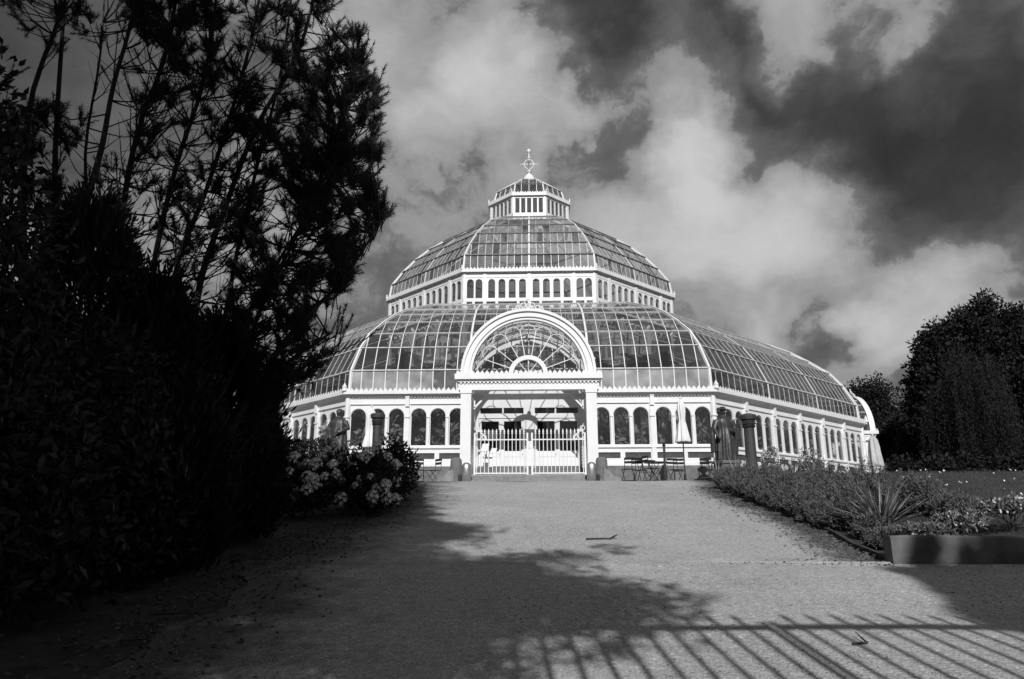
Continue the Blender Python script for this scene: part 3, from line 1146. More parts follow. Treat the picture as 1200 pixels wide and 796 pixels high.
def porch(k):
    rz = ROT(k)
    p = MB()
    p.fb(-2.50, 2.50, AP - 0.30, AP, PZ['lin'], PZ['den'])
    p.fb(-2.52, 2.52, AP - 0.30, AP + 0.06, PZ['den'] + 0.06, PZ['corn'])
    p.fb(-2.62, 2.62, AP - 0.32, AP + 0.16, PZ['corn'], PZ['cb'])
    for i in range(36):
        u = -2.4 + i * 4.8 / 35
        p.fb(u - 0.035, u + 0.035, AP - 0.02, AP + 0.05, PZ['den'], PZ['den'] + 0.059)
    for s in (-1, 1):                       # side eaves back to the wall
        x0, x1 = sorted((s * 2.22, s * 2.50))
        p.fb(x0, x1, A0 + 0.03, AP - 0.301, PZ['lin'], PZ['den'])
        x0, x1 = sorted((s * 2.22, s * 2.62))
        p.fb(x0, x1, A0 + 0.2, AP - 0.321, PZ['corn'], PZ['cb'] - 0.001)
        x0, x1 = sorted((s * 2.22, s * 2.52))
        p.fb(x0, x1, A0 + 0.2, AP - 0.301, PZ['den'] + 0.001, PZ['corn'] - 0.001)
    po = p.build('porch', WHITE, PH, None, rz)
    col = MB()
    col.fb(-0.20, 0.20, -0.34, 0.02, 0.30, 0.78)
    col.fb(-0.185, 0.185, -0.33, 0.0, 0.78, PZ['lin'] - 0.12)
    col.fb(-0.21, 0.21, -0.35, 0.03, PZ['lin'] - 0.12, PZ['lin'] - 0.002)
    cme = col.mesh('column', WHITE)
    for u in (-2.22, 2.22):
        link('column', cme, po, (u, -AP, 0))
    arch = MB()
    arch.ring(0, PZ['cb'], PR1 - 0.10, PR1, AP - 0.22, AP + 0.10, n=48)
    arch.ring(0, PZ['cb'], PR1 - 0.26, PR1 - 0.10, AP - 0.20, AP + 0.02, n=48)
    arch.ring(0, PZ['cb'], PR1 - 0.30, PR1 - 0.26, AP - 0.20, AP + 0.06, n=48)
    arch.ring(0, PZ['cb'], PR0, PR1 - 0.30, AP - 0.20, AP, n=48)
    arch.build('arch', WHITE, po)
    fan = MB()                              # nine petals round a small half circle
    fan.ring(0, PZ['cb'], 0.545, 0.70, AP - 0.14, AP - 0.03, n=24)
    a = AP - 0.09
    rs = 1.60
    for i in range(10):
        t = math.pi * i / 9
        if 0 < i < 9:
            fan.bar((0.68 * math.cos(t), -a, PZ['cb'] + 0.68 * math.sin(t)), (rs * math.cos(t), -a, PZ['cb'] + rs * math.sin(t)), 0.026, 0.03, (0, 1, 0))
    for i in range(9):
        t = math.pi * (i + 0.5) / 9
        dt = math.pi / 18
        r = rs * math.sin(dt)
        c = rs * math.cos(dt)
        pts = [(c * math.cos(t) + r * math.cos(t - math.pi / 2 + math.pi * j / 12), -a, PZ['cb'] + c * math.sin(t) + r * math.sin(t - math.pi / 2 + math.pi * j / 12)) for j in range(13)]
        pts = [q for q in pts if q[2] > PZ['cb'] - 0.02]
        fan.tube(pts, 0.014, 6)
    for i in range(5):
        t = math.pi * (i + 0.5) / 5
        fan.bar((0.0, -a, PZ['cb'] + 0.02), (0.56 * math.cos(t), -a, PZ['cb'] + 0.56 * math.sin(t)), 0.02, 0.03, (0, 1, 0))
    fan.build('fanlight', WHITE, po)
    fg = MB()
    fg.add([(PR0 * math.cos(math.pi * i / 24), -(AP - 0.115), PZ['cb'] + PR0 * math.sin(math.pi * i / 24)) for i in range(25)], [tuple(range(25))])
    fg.build('fanlight_pane', GLASSC, po)
    tm_ = MB()
    teeth(tm_, AP + 0.15, PZ['cb'], 0.13, 30, 2.58)
    tm_.build('porch_cresting', WHITE, po)
    orn = MB()                              # pierced scroll ornament on the crown of the arch
    zt = PZ['cb'] + PR1
    for (u, z, r) in ((0, 0.28, 0.12), (-0.17, 0.16, 0.10), (0.17, 0.16, 0.10), (-0.36, 0.07, 0.09), (0.36, 0.07, 0.09), (0, 0.10, 0.08), (-0.52, 0.0, 0.06), (0.52, 0.0, 0.06)):
        orn.ring(u, zt + z, r - 0.028, r, AP - 0.10, AP - 0.03, 0, 2 * math.pi, 14)
    orn.prism([(-0.05, zt + 0.38), (0.05, zt + 0.38), (0, zt + 0.52)], AP - 0.09, AP - 0.04)
    orn.build('crown_ornament', WHITE, po)
    # barrel roof: ribs and glass
    br, gl = MB(), MB()
    nb = 12
    for j in range(6):
        a_ = A0 - 0.3 + (AP - 0.2 - A0 + 0.3) * j / 5
        br.ring(0, PZ['cb'], PR1 - 0.12, PR1 - 0.07, a_ - 0.02, a_ + 0.02, n=24)
    for i in range(nb + 1):
        t = math.pi * i / nb
        u, z = (PR1 - 0.10) * math.cos(t), PZ['cb'] + (PR1 - 0.10) * math.sin(t)
        br.bar((u, -(A0 - 0.3), z), (u, -(AP - 0.2), z), 0.03, 0.04, (math.cos(t), 0, math.sin(t)))
    for i in range(nb):
        t0, t1 = math.pi * i / nb, math.pi * (i + 1) / nb
        r = PR1 - 0.11
        gl.add([(r * math.cos(t), -a_, PZ['cb'] + r * math.sin(t)) for t, a_ in ((t0, A0 - 0.3), (t1, A0 - 0.3), (t1, AP - 0.2), (t0, AP - 0.2))], [(0, 1, 2, 3)])
    br.build('barrel_bars', WHITE, po)
    gl.build('barrel_panes', GLASSC, po)['kind'] = 'stuff'
    # side walls: dado, one arched light each
    for s in (-1, 1):
        sw = MB()
        x0, x1 = sorted((s * 2.10, s * 2.34))
        a0_, a1_ = A0 + 0.03, AP - 0.30
        sw.fb(x0, x1, a0_, a1_, 0.30, 1.5)
        sw.fb(x0, x1, a0_, a0_ + 0.35, 1.5, PZ['lin'])
        sw.fb(x0, x1, a1_ - 0.35, a1_, 1.5, PZ['lin'])
        # arched head in the (y, z) plane
        c, r = (a0_ + a1_) / 2, (a1_ - a0_) / 2 - 0.35
        zs = PZ['lin'] - r - 0.12
        o = len(sw.v)
        for i in range(15):
            t = math.pi * i / 14
            aa, z = c - r * math.cos(t), zs + r * math.sin(t)
            sw.v += [(x0, -aa, z), (x0, -aa, PZ['lin']), (x1, -aa, PZ['lin']), (x1, -aa, z)]
        for i in range(14):
            b = o + 4 * i
            for q in range(4):
                q2 = (q + 1) % 4
                sw.f.append((b + q, b + q2, b + 4 + q2, b + 4 + q))
        sw.build('side_wall', WHITE, po)
        MB().add([(s * 2.22, -a0_ - 0.3, 1.5), (s * 2.22, -a1_ + 0.3, 1.5), (s * 2.22, -a1_ + 0.3, PZ['lin']), (s * 2.22, -a0_ - 0.3, PZ['lin'])], [(0, 1, 2, 3)]).build('side_pane', GLASS, po)
    MB().fb(-2.42, 2.42, A0 - 0.3, AP + 0.10, 0.10, 0.34).build('landing', mat('pale_paving', 0.45, 0.8, 0.15, 3.0), po)
    # porch ceiling-less door screen at the wall line
    d = MB()
    d.fb(-2.10, 2.10, A0 - 0.14, A0, 3.11, 3.50)
    d.fb(-2.10, 2.10, A0 - 0.14, A0 + 0.06, 3.50, 3.60)
    d.fb(-2.10, 2.10, A0 - 0.14, A0 + 0.012, 2.70, 2.88)
    for (x0, x1) in ((-2.10, -1.92), (-1.06, -1.0), (-0.22, 0.22), (1.0, 1.06), (1.92, 2.10)):
        d.fb(x0, x1, A0 - 0.14, A0 - 0.003, 2.88, 3.11)
    for (x0, x1) in ((-2.10, -1.98), (-0.20, 0.20), (1.98, 2.10)):
        d.fb(x0, x1, A0 - 0.14, A0 + 0.004, 0.34, 2.70)
    d.fb(-2.20, 2.20, A0 - 0.14, A0 + 0.3, 3.62, 3.72)
    d.build('door_screen', WHITE, PH, None, rz)
    for (x0, x1) in ((-1.92, -1.06), (-1.0, -0.22), (0.22, 1.0), (1.06, 1.92)):
        MB().fb(x0, x1, A0 - 0.10, A0 - 0.08, 2.88, 3.11).build('transom_pane', GLASSK, PH, None, rz)
    for c in (-1.53, -0.65, 0.65, 1.53):
        w = 0.44
        dm = MB()
        dm.fb(-w, -0.34, A0 - 0.09, A0 - 0.03, 0.36, 2.69)
        dm.fb(0.34, w, A0 - 0.09, A0 - 0.03, 0.36, 2.69)
        dm.fb(-0.34, 0.34, A0 - 0.09, A0 - 0.03, 2.58, 2.69)
        dm.fb(-0.34, 0.34, A0 - 0.09, A0 - 0.03, 0.36, 0.50)
        dm.fb(-0.34, 0.34, A0 - 0.09, A0 - 0.03, 1.20, 1.42)
        dm.fb(-0.34, 0.34, A0 - 0.08, A0 - 0.045, 0.50, 1.20)
        for s in (-1, 1):
            dm.fb(s * 0.17 - 0.13, s * 0.17 + 0.13, A0 - 0.07, A0 - 0.037, 0.58, 1.12)
        dr = dm.build('door', WHITE, PH, Matrix.Rotation(rz, 3, 'Z') @ Vector((c, 0, 0)), rz)
        MB().fb(-0.345, 0.345, A0 - 0.065, A0 - 0.055, 1.41, 2.59).build('door_pane', GLASSK, dr)
        if k == 0:
            MB().fb(0.36, 0.40, A0 - 0.03, A0 + 0.02, 1.30, 1.48).build('door_handle', STEEL, dr)
    return po


for k in PORCH_FACES:
    porch(k)
# slatted polygonal tympanum inside the barrel of the front porch
TA = A0 + 1.1
TYP = [at(px, py, CY - TA) for px, py in ((551, 436), (582, 409), (620, 396), (657, 408), (688, 434))]
TYP = [(p.x, p.z - TERR) for p in TYP]
m = MB()
for (p, q) in zip(TYP, TYP[1:]):
    m.bar((p[0], -TA, p[1]), (q[0], -TA, q[1]), 0.10, 0.22, (0, 0, 1))
m.build('tympanum_band', WHITE, PH)
for (p, q) in zip(TYP, TYP[1:]):
    for i in range(1, 4):
        d_ = 0.17 * i + 0.06
        ln = math.dist(p, q)
        nx_, nz_ = -(q[1] - p[1]) / ln, (q[0] - p[0]) / ln
        sh = 0.10 * i
        a_, b_ = (p[0] + nx_ * d_ + (q[0] - p[0]) * 0.02 * i, p[1] + nz_ * d_), (q[0] + nx_ * d_ - (q[0] - p[0]) * 0.02 * i, q[1] + nz_ * d_)
        MB().bar((a_[0], -TA + 0.02, a_[1]), (b_[0], -TA + 0.02, b_[1]), 0.03, 0.10, (0, -0.5, 1)).build('tympanum_slat', WHITE2, PH)
for i in (0, 1, 3, 4):
    x_, z_ = TYP[i]
    MB().tube([(x_ * 0.98, -TA, z_), (x_ * 0.98, -TA, PZ['lin'])] if i in (0, 4) else [(x_, -TA, z_), (x_ * 0.8, -TA, z_ - 0.35), (x_ * 0.72, -TA, z_ - 0.75)], 0.03, 6).build('tympanum_strut', WHITE, PH)

# porch ties and braces (front porch): boarded soffit edge and two raking brackets
for s in (-1, 1):
    m = MB()
    m.bar((s * 1.95, -(AP - 0.5), 2.75), (s * 1.45, -(AP - 0.5), 3.30), 0.05, 0.06)
    m.bar((s * 1.95, -(AP - 0.5), 2.70), (s * 1.95, -(AP - 0.5), 3.32), 0.05, 0.05)
    m.build('porch_brace', WHITE, PH)
MB().lathe([(0.02, 2.80), (0.075, 2.82), (0.085, 2.88), (0.05, 2.95), (0.02, 2.97)], 10, (0, -(A0 + 0.12), 0)).build('porch_lamp', STEEL, PH)
MB().fb(-2.12, 2.25, AP + 0.11, AP + 0.50, -0.06, 0.30).build('step', STONE2, PH)
MB().fb(-2.25, 2.40, AP + 0.51, AP + 0.88, -0.06, 0.13).build('step', STONE2, PH)

# ------------------------------------------------------------------ white entrance gates of the porch
GY = CY - (AP - 0.14)
gate = thing('porch_gate', 'white iron double gate with spiked bars closing the porch', 'gate', (0.03, GY, TERR + 0.345))
bar_me = MB().tube([(0, 0, 0.03), (0, 0, 1.40)], 0.016, 6).lathe([(0.016, 1.40), (0.034, 1.42), (0.022, 1.45), (0.032, 1.50), (0.004, 1.60)], 6).mesh('bar', WHITE)
for s in (-1, 1):
    for i in range(13):
        link('bar', bar_me, gate, (s * (0.20 + i * 0.138), 0, 0))
    m = MB()
    for z in (0.06, 1.22):
        m.box(*sorted((s * 0.06, s * 1.93)), -0.018, 0.018, z - 0.02, z + 0.02)
    for x in (0.08, 1.93):
        m.box(*sorted((s * x - 0.03, s * x + 0.03)), -0.025, 0.025, 0.0, 1.46)
    m.build('leaf_frame', WHITE, gate)
    sc = MB()                                # scroll bracket over the outer end
    for (u, z, r) in ((1.80, 1.38, 0.13), (1.86, 1.62, 0.08), (1.60, 1.31, 0.07), (1.72, 1.53, 0.05)):
        sc.tube([(s * u + r * math.cos(t), 0, z + r * math.sin(t)) for t in [2 * math.pi * i / 16 for i in range(17)]], 0.018, 5)
    sc.tube([(s * 1.52, 0, 1.25), (s * 1.66, 0, 1.42), (s * 1.80, 0, 1.55), (s * 1.90, 0, 1.78)], [0.02, 0.025, 0.022, 0.012], 6)
    sc.build('scroll', WHITE, gate)
    lat = MB()
    for i in range(7):
        z = 0.28 + i * 0.11
        for u in (0.13, 1.86):
            lat.tube([(s * u + 0.04 * math.cos(t), 0, z + 0.04 * math.sin(t)) for t in [2 * math.pi * j / 10 for j in range(11)]], 0.010, 4)
    lat.build('lattice', WHITE, gate)
MB().box(-0.05, 0.05, -0.06, -0.026, 0.90, 1.16).build('lock_plate', WHITE2, gate)

for (px, w, h, z, lab) in ((568.5, 0.24, 0.26, 0.82, 'white tilted notice hung low on the porch gate'), (578.5, 0.20, 0.16, 0.76, 'small white pointed notice beside the tilted one on the porch gate')):
    p = at(px, 527, GY - 0.05)
    o = MB().add([(-w / 2 - 0.03, -0.012, z), (w / 2 - 0.03, -0.012, z), (w / 2 + 0.03, -0.012, z + h), (-w / 2 + 0.03, -0.012, z + h),
                  (-w / 2 - 0.03, 0.012, z), (w / 2 - 0.03, 0.012, z), (w / 2 + 0.03, 0.012, z + h), (-w / 2 + 0.03, 0.012, z + h)],
                 [(0, 1, 2, 3), (7, 6, 5, 4), (0, 4, 5, 1), (1, 5, 6, 2), (2, 6, 7, 3), (3, 7, 4, 0)]).build('notice', PAPER, None, (p.x, GY - 0.05, TERR + 0.345))
    tag(o, lab, 'notice')
for (px, w, lab) in ((573.5, 0.66, 'wide white poster in the glass of the porch door'), (670.5, 0.30, 'narrow white poster in the glass of the porch door')):
    yy = CY - (A0 + 0.012)
    p = at(px, 510, yy)
    tag(MB().box(-w / 2, w / 2, -0.008, 0.008, -0.21, 0.21).build('poster', PAPER, None, (p.x, yy, p.z - 0.02)), lab, 'poster')
# easel board standing inside the porch
eb = thing('easel_sign', 'small white easel sign standing behind the porch gate', 'sign', (at(572, 540, 26.1).x, 26.1, TERR + 0.34))
MB().box(-0.17, 0.17, -0.015, 0.015, 0.35, 0.80).build('board', PAPER, eb)
for s in (-1, 1):
    MB().tube([(s * 0.15, 0.02, 0), (s * 0.05, 0.05, 0.95)], 0.014, 5).build('leg', BLACKM, eb)

# ------------------------------------------------------------------ bollards, stone posts
for (px, lab) in ((546.5, 'domed steel bollard in front of the porch gate hinge beside the statue with the shield'), (693.5, 'domed steel bollard in front of the porch gate next to the bistro tables')):
    Yb = 24.05
    p = at(px, 560, Yb)
    b = thing('bollard', lab, 'bollard', (p.x, Yb, TERR), group='steel bollards')
    MB().lathe([(0.165, 0.0), (0.165, 0.50), (0.16, 0.56), (0.14, 0.62), (0.10, 0.665), (0.05, 0.69), (0.01, 0.70)], 24).build('body', STEEL, b, smooth=True)
    s = -1 if px < 600 else 1
    MB().lathe([(0.172, 0.47), (0.172, 0.49)], 24).build('band', STEEL, b)
    MB().box(*sorted((s * 0.17, s * 0.27)), -0.05, 0.05, 0.05, 0.28).build('hasp', BLACKM, b)

for (px, s, lab) in ((534.5, -1, 'round-topped sandstone post by the steps next to the folded chairs'), (705, 1, 'round-topped sandstone post by the steps next to the bistro tables')):
    Yb = 24.75
    p = at(px, 545, Yb)
    sp = thing('stone_post', lab, 'stone post', (p.x, Yb, TERR), group='sandstone posts flanking the steps')
    m = MB()
    m.lathe([(0.20, 0.0), (0.20, 0.70), (0.195, 0.80), (0.17, 0.87), (0.10, 0.905), (0.02, 0.915)], 14)
    m.build('post', STONE, sp, smooth=False)
    w = MB()
    pts = [(s * 0.05, 0.0), (s * 0.62, 0.0), (s * 0.60, 0.20), (s * 0.34, 0.28), (s * 0.22, 0.46), (s * 0.05, 0.50)]
    if s < 0:
        pts = pts[::-1]
    w.prism(pts, -0.26, 0.26)
    w.build('footing', STONE2, sp)

# ------------------------------------------------------------------ bistro furniture


def tubes(lines, r):
    m = MB()
    for q in lines:
        m.tube(q, r, 5)
    return m


leg_a = tubes([[(0, -0.20, 0), (0, 0.20, 0.48), (0, 0.23, 0.86)]], 0.011).mesh('leg', BLACKM)
leg_b = tubes([[(0, 0.22, 0), (0, -0.19, 0.45)]], 0.011).mesh('leg', BLACKM)
slat_me = MB().box(-0.20, 0.20, -0.028, 0.028, -0.008, 0.008).mesh('seat_slat', BLACKM)
back_me = MB().box(-0.20, 0.20, -0.008, 0.008, -0.04, 0.04).mesh('back_slat', BLACKM)
bar2_me = tubes([[(-0.19, 0, 0), (0.19, 0, 0)]], 0.009).mesh('stretcher', BLACKM)


def chair(x, y, rz, lab, group, z=None):
    c = thing('bistro_chair', lab, 'chair', (x, y, TERR + 0.011 if z is None else z), rz, group)
    for s in (-0.19, 0.19):
        link('leg', leg_a, c, (s, 0, 0))
        link('leg', leg_b, c, (s * 0.9, 0, 0))
    for i in range(5):
        link('seat_slat', slat_me, c, (0, -0.17 + i * 0.085, 0.455))
    for z_ in (0.70, 0.82):
        link('back_slat', back_me, c, (0, 0.215, z_))
    link('stretcher', bar2_me, c, (0, -0.14, 0.08))
    link('stretcher', bar2_me, c, (0, 0.15, 0.08))
    return c


def table(x, y, rz, lab, group, r=0.36):
    t = thing('bistro_table', lab, 'table', (x, y, TERR + 0.011), rz, group)
    MB().lathe([(r - 0.01, 0.715), (r, 0.72), (r, 0.735), (r - 0.01, 0.74)], 20).build('table_top', BLACKM, t)
    for s in (-1, 1):
        MB().tube([(s * 0.26, -0.25, 0), (s * 0.2, 0.22, 0.715)], 0.012, 5).build('leg', BLACKM, t)
        MB().tube([(s * 0.23, 0.26, 0), (s * 0.17, -0.22, 0.715)], 0.012, 5).build('leg', BLACKM, t)
    MB().tube([(-0.24, 0, 0.36), (0.24, 0, 0.36)], 0.01, 5).build('stretcher', BLACKM, t)
    return t


def gxy(px, Y):
    return at(px, 560, Y).x


GC = 'black folding chairs round the bistro tables'
chair(gxy(737, 24.3), 24.3, -0.4, 'black folding chair beside the sandstone post, seen in profile', GC)
chair(gxy(750, 24.9), 24.9, 2.6, 'black folding chair with pale slats tucked behind the bistro table', GC)
table(gxy(757, 24.4), 24.4, 0.2, 'small black round bistro table by the sandstone post', 'bistro tables', 0.34)
table(gxy(770, 25.1), 25.1, 0.9, 'larger black bistro table behind the dark post', 'bistro tables', 0.44)
chair(gxy(764, 24.0), 24.0, 1.9, 'black folding chair turned sideways between the two bistro tables', GC)
chair(gxy(792, 24.7), 24.7, 0.3, 'black folding chair under the closed parasol by the dark post', GC)
chair(gxy(797, 25.3), 25.3, 2.9, 'black folding chair behind the closed parasol pole', GC)
chair(gxy(826, 24.6), 24.6, -0.5, 'black folding chair beside the draped statue and spiky leaves', GC)
chair(gxy(833, 25.0), 25.0, 0.6, 'black folding chair tucked close to the draped statue plinth', GC)
GC2 = 'black folding chairs by the rhododendron'
chair(gxy(490, 24.4), 24.4, 0.25, 'black folding chair with its slatted back towards the path, by the flowering shrub', GC2)
chair(gxy(507, 24.6), 24.6, -0.9, 'black folding chair tipped sideways next to the round-topped post', GC2)
chair(gxy(482, 25.1), 25.1, 2.9, 'tall black folding chair half hidden behind the flowering shrub', GC2)
dp = thing('dark_post', 'plain dark square post standing between the bistro tables', 'post', (gxy(780, 24.0), 24.0, TERR + 0.01))
MB().box(-0.035, 0.035, -0.035, 0.035, 0.0, 1.18).build('shaft', BLACKM, dp)
MB().lathe([(0.055, 1.18), (0.06, 1.22), (0.03, 1.26)], 8).build('cap', BLACKM, dp)


def parasol(x, y, h, prof_, lab, material, folds=8, base=None):
    z = TERR + 0.01 if base is None else base
    p = thing('closed_parasol', lab, 'parasol', (x, y, z), random.uniform(0, 1), 'closed canvas parasols')
    MB().tube([(0, 0, 0), (0, 0, h)], 0.022, 8).build('pole', WOOD, p)
    MB().lathe([(0.26, 0), (0.26, 0.06), (0.05, 0.09), (0.04, 0.3)], 16).build('base', BLACKM, p)
    m = MB()
    n = folds * 6
    for r, zz in prof_:
        for k in range(n):
            a = 2 * math.pi * k / n
            q = r * (1 + 0.28 * math.cos(folds * a + zz * 1.5) * min(1, r / 0.1))
            m.v.append((q * math.cos(a), q * math.sin(a), zz))
    for i in range(len(prof_) - 1):
        for k in range(n):
            k2 = (k + 1) % n
            m.f.append((i * n + k, i * n + k2, (i + 1) * n + k2, (i + 1) * n + k))
    m.build('canopy', material, p, smooth=True)
    MB().lathe([(0.02, h - 0.02), (0.045, h + 0.02), (0.02, h + 0.08)], 8).build('finial_knob', WHITE2, p)
    return p


PROF = [(0.06, 1.50), (0.26, 1.36), (0.255, 1.42), (0.21, 1.65), (0.15, 1.95), (0.115, 2.10), (0.12, 2.20), (0.145, 2.45), (0.13, 2.65), (0.05, 2.82), (0.02, 2.86)]
parasol(gxy(803, 24.6), 24.6, 2.86, [(r_ * 0.82, z_) for r_, z_ in PROF], 'closed white parasol beside the bistro tables', CANVAS)
parasol(gxy(432, 26.0), 26.0, 2.86, PROF, 'closed white parasol behind the dark pillar and flowering shrub', CANVAS)
PROF3 = [(0.10, 0.62), (0.25, 0.55), (0.26, 0.9), (0.23, 1.3), (0.22, 1.32), (0.27, 1.22), (0.275, 1.24), (0.24, 1.6), (0.19, 2.2), (0.15, 2.55), (0.07, 2.72), (0.02, 2.76)]
parasol(at(1026, 540, 32.5).x, 32.5, 2.44, [(r_, z_ * 0.88) for r_, z_ in PROF3], 'big grey parasol wrapped in a double skirted cover near the side porch', CANVAS2, 6)

# ------------------------------------------------------------------ dark cast pillars with louvred heads
PILL = [(0.30, 0.0), (0.30, 0.12), (0.215, 0.18), (0.20, 1.30), (0.235, 1.32), (0.245, 1.38), (0.225, 1.42), (0.225, 1.44)]


def pillar(x, y, h, lab, sc=1.0):
    z = ground_z(x, y) - 0.02
    p = thing('vent_pillar', lab, 'pillar', (x, y, z), group='dark vent pillars')
    k = h - 0.42 * sc
    MB().lathe([(0.26 * sc, 0), (0.26 * sc, 0.15), (0.18 * sc, 0.22), (0.165 * sc, k - 0.02), (0.2 * sc, k)], 18).build('shaft', BROWN, p, smooth=False)
    m = MB().lathe([(0.20 * sc, k), (0.215 * sc, k + 0.04), (0.19 * sc, k + 0.08), (0.16 * sc, k + 0.09), (0.16 * sc, h - 0.16)], 18)
    m.build('neck', BLACKM, p)
    for i in range(4):
        MB().lathe([(0.235 * sc, k + 0.10 + i * 0.055), (0.215 * sc, k + 0.128 + i * 0.055)], 18).build('louvre', BROWN, p)
    MB().lathe([(0.265 * sc, h - 0.15), (0.275 * sc, h - 0.05), (0.25 * sc, h - 0.01), (0.10 * sc, h + 0.03), (0.01, h + 0.04)], 18).build('cap', BROWN, p)


xp = at(879, 520, 21.5)
pillar(xp.x, 21.5, at(879, 486, 21.5).z - ground_z(xp.x, 21.5) + 0.02, 'dark round pillar with louvred head standing over the grey shrub row', 0.92)
xp = at(441.5, 520, 24.2)
pillar(xp.x, 24.2, at(441, 485, 24.2).z - ground_z(xp.x, 24.2) + 0.02, 'dark round pillar with louvred head behind the flowering rhododendron', 0.92)

# ------------------------------------------------------------------ statues


def remesh(o, vox, smooth=4):
    r = o.modifiers.new('remesh', 'REMESH')
    r.mode = 'VOXEL'
    r.voxel_size = vox
    r.use_smooth_shade = True
    s = o.modifiers.new('smooth', 'SMOOTH')
    s.iterations = smooth
    s.factor = 0.5


def ball(m, c, r, n=10):
    pts = [(math.sin(math.pi * i / n) * 1.0, -math.cos(math.pi * i / n)) for i in range(n + 1)]
    o = len(m.v)
    m.lathe([(max(0.02, p[0]) * 1.0, p[1]) for p in pts], 12)
    for i in range(o, len(m.v)):
        v = m.v[i]
        m.v[i] = (c[0] + v[0] * r[0], c[1] + v[1] * r[1], c[2] + v[2] * r[2])


def robe(m, prof_, folds, depth, c=(0, 0), ph=0.0, n=48):
    o = len(m.v)
    for (r, z, sy, dx) in prof_:
        for k in range(n):
            a = 2 * math.pi * k / n
            q = r * (1 + depth * math.cos(folds * a + ph + 0.6 * math.sin(3 * a + z)) * min(1, max(0, (1.5 - z))))
            m.v.append((c[0] + dx + q * math.cos(a), c[1] + q * sy * math.sin(a), z))
    for i in range(len(prof_) - 1):
        for k in range(n):
            k2 = (k + 1) % n
            m.f.append((o + i * n + k, o + i * n + k2, o + (i + 1) * n + k2, o + (i + 1) * n + k))
    m.f.append(tuple(o + k for k in reversed(range(n))))
    m.f.append(tuple(o + (len(prof_) - 1) * n + k for k in range(n)))


def plinth(parent, h, w, material):
    MB().box(-w / 2 - 0.08, w / 2 + 0.08, -w / 2 - 0.08, w / 2 + 0.08, 0, 0.16).box(-w / 2, w / 2, -w / 2, w / 2, 0.16, h - 0.1).box(-w / 2 - 0.05, w / 2 + 0.05, -w / 2 - 0.05, w / 2 + 0.05, h - 0.1, h).build('plinth', material, parent)


ys_ = 24.9
sx = at(848, 500, ys_).x
st = thing('statue', 'dark bronze statue of a cloaked standing figure in a broad hat', 'statue', (sx, ys_, TERR + 0.01), 0.25, 'bronze statues')
top = at(851, 477, ys_).z - TERR
PHH = top - 1.86
plinth(st, PHH, 0.62, STONE)
m = MB()
robe(m, [(0.34, 0.02, 0.8, 0), (0.33, 0.3, 0.8, 0), (0.31, 0.6, 0.8, 0.01), (0.28, 0.9, 0.78, 0.02), (0.25, 1.1, 0.75, 0.02), (0.27, 1.3, 0.7, 0.01), (0.26, 1.42, 0.65, 0), (0.13, 1.52, 0.8, 0), (0.075, 1.56, 1, 0)], 9, 0.14)
ball(m, (0.0, -0.02, 1.68), (0.095, 0.11, 0.135))
ball(m, (0.0, -0.13, 1.67), (0.02, 0.03, 0.035))
m.tube([(0.24, 0, 1.38), (0.36, -0.06, 1.12), (0.26, -0.26, 0.98), (0.12, -0.30, 1.02)], [0.085, 0.075, 0.055, 0.05], 8)
m.tube([(-0.24, 0, 1.38), (-0.36, -0.02, 1.10), (-0.34, -0.16, 0.86), (-0.30, -0.24, 0.74)], [0.085, 0.08, 0.055, 0.05], 8)
m.tube([(0.12, -0.30, 1.02), (0.04, -0.31, 1.05)], [0.045, 0.02], 6)
m.tube([(-0.30, -0.24, 0.76), (-0.29, -0.26, 0.66)], [0.045, 0.02], 6)
m.tube([(0.30, -0.10, 1.40), (0.42, -0.04, 0.9), (0.40, 0.05, 0.25)], [0.07, 0.11, 0.10], 8)      # cloak fall
m.tube([(-0.30, 0.02, 1.40), (-0.42, 0.05, 0.9), (-0.40, 0.08, 0.3)], [0.07, 0.10, 0.10], 8)
m.lathe([(0.21, 1.74), (0.22, 1.765), (0.12, 1.79), (0.105, 1.84), (0.06, 1.87)], 14)
b = m.build('figure', BRONZE, st, (0, 0, PHH - 0.01))
remesh(b, 0.022, 2)

ys_ = 25.4
sx = at(397, 500, ys_).x
st = thing('statue', 'dark bronze statue of a robed figure holding a staff before a round shield', 'statue', (sx, ys_, TERR + 0.01), -0.2, 'bronze statues')
top = at(397, 480, ys_).z - TERR
PHH = top - 1.80
plinth(st, PHH, 0.62, STONE)
m = MB()
robe(m, [(0.32, 0.02, 0.8, 0), (0.34, 0.3, 0.8, 0), (0.33, 0.6, 0.8, 0), (0.31, 0.9, 0.78, 0), (0.30, 1.15, 0.75, 0), (0.30, 1.32, 0.7, 0), (0.26, 1.42, 0.65, 0), (0.13, 1.52, 0.8, 0), (0.08, 1.56, 1, 0)], 8, 0.12, ph=1.0)
ball(m, (0.0, -0.02, 1.67), (0.10, 0.115, 0.14))
ball(m, (0.0, -0.13, 1.66), (0.02, 0.03, 0.035))
ball(m, (0.0, 0.02, 1.72), (0.13, 0.13, 0.11))
m.tube([(0.26, 0, 1.36), (0.40, -0.06, 1.10), (0.24, -0.28, 0.98), (0.12, -0.33, 0.92)], [0.09, 0.085, 0.06, 0.05], 8)
m.tube([(-0.26, 0, 1.36), (-0.40, -0.04, 1.10), (-0.30, -0.25, 0.80), (-0.16, -0.33, 0.62)], [0.09, 0.085, 0.06, 0.05], 8)
m.tube([(0.22, -0.34, 1.12), (-0.30, -0.38, 0.40)], 0.032, 8)
ball(m, (0.05, -0.30, 0.45), (0.28, 0.05, 0.32))
b = m.build('figure', BRONZE, st, (0, 0, PHH - 0.01))
remesh(b, 0.022, 2)

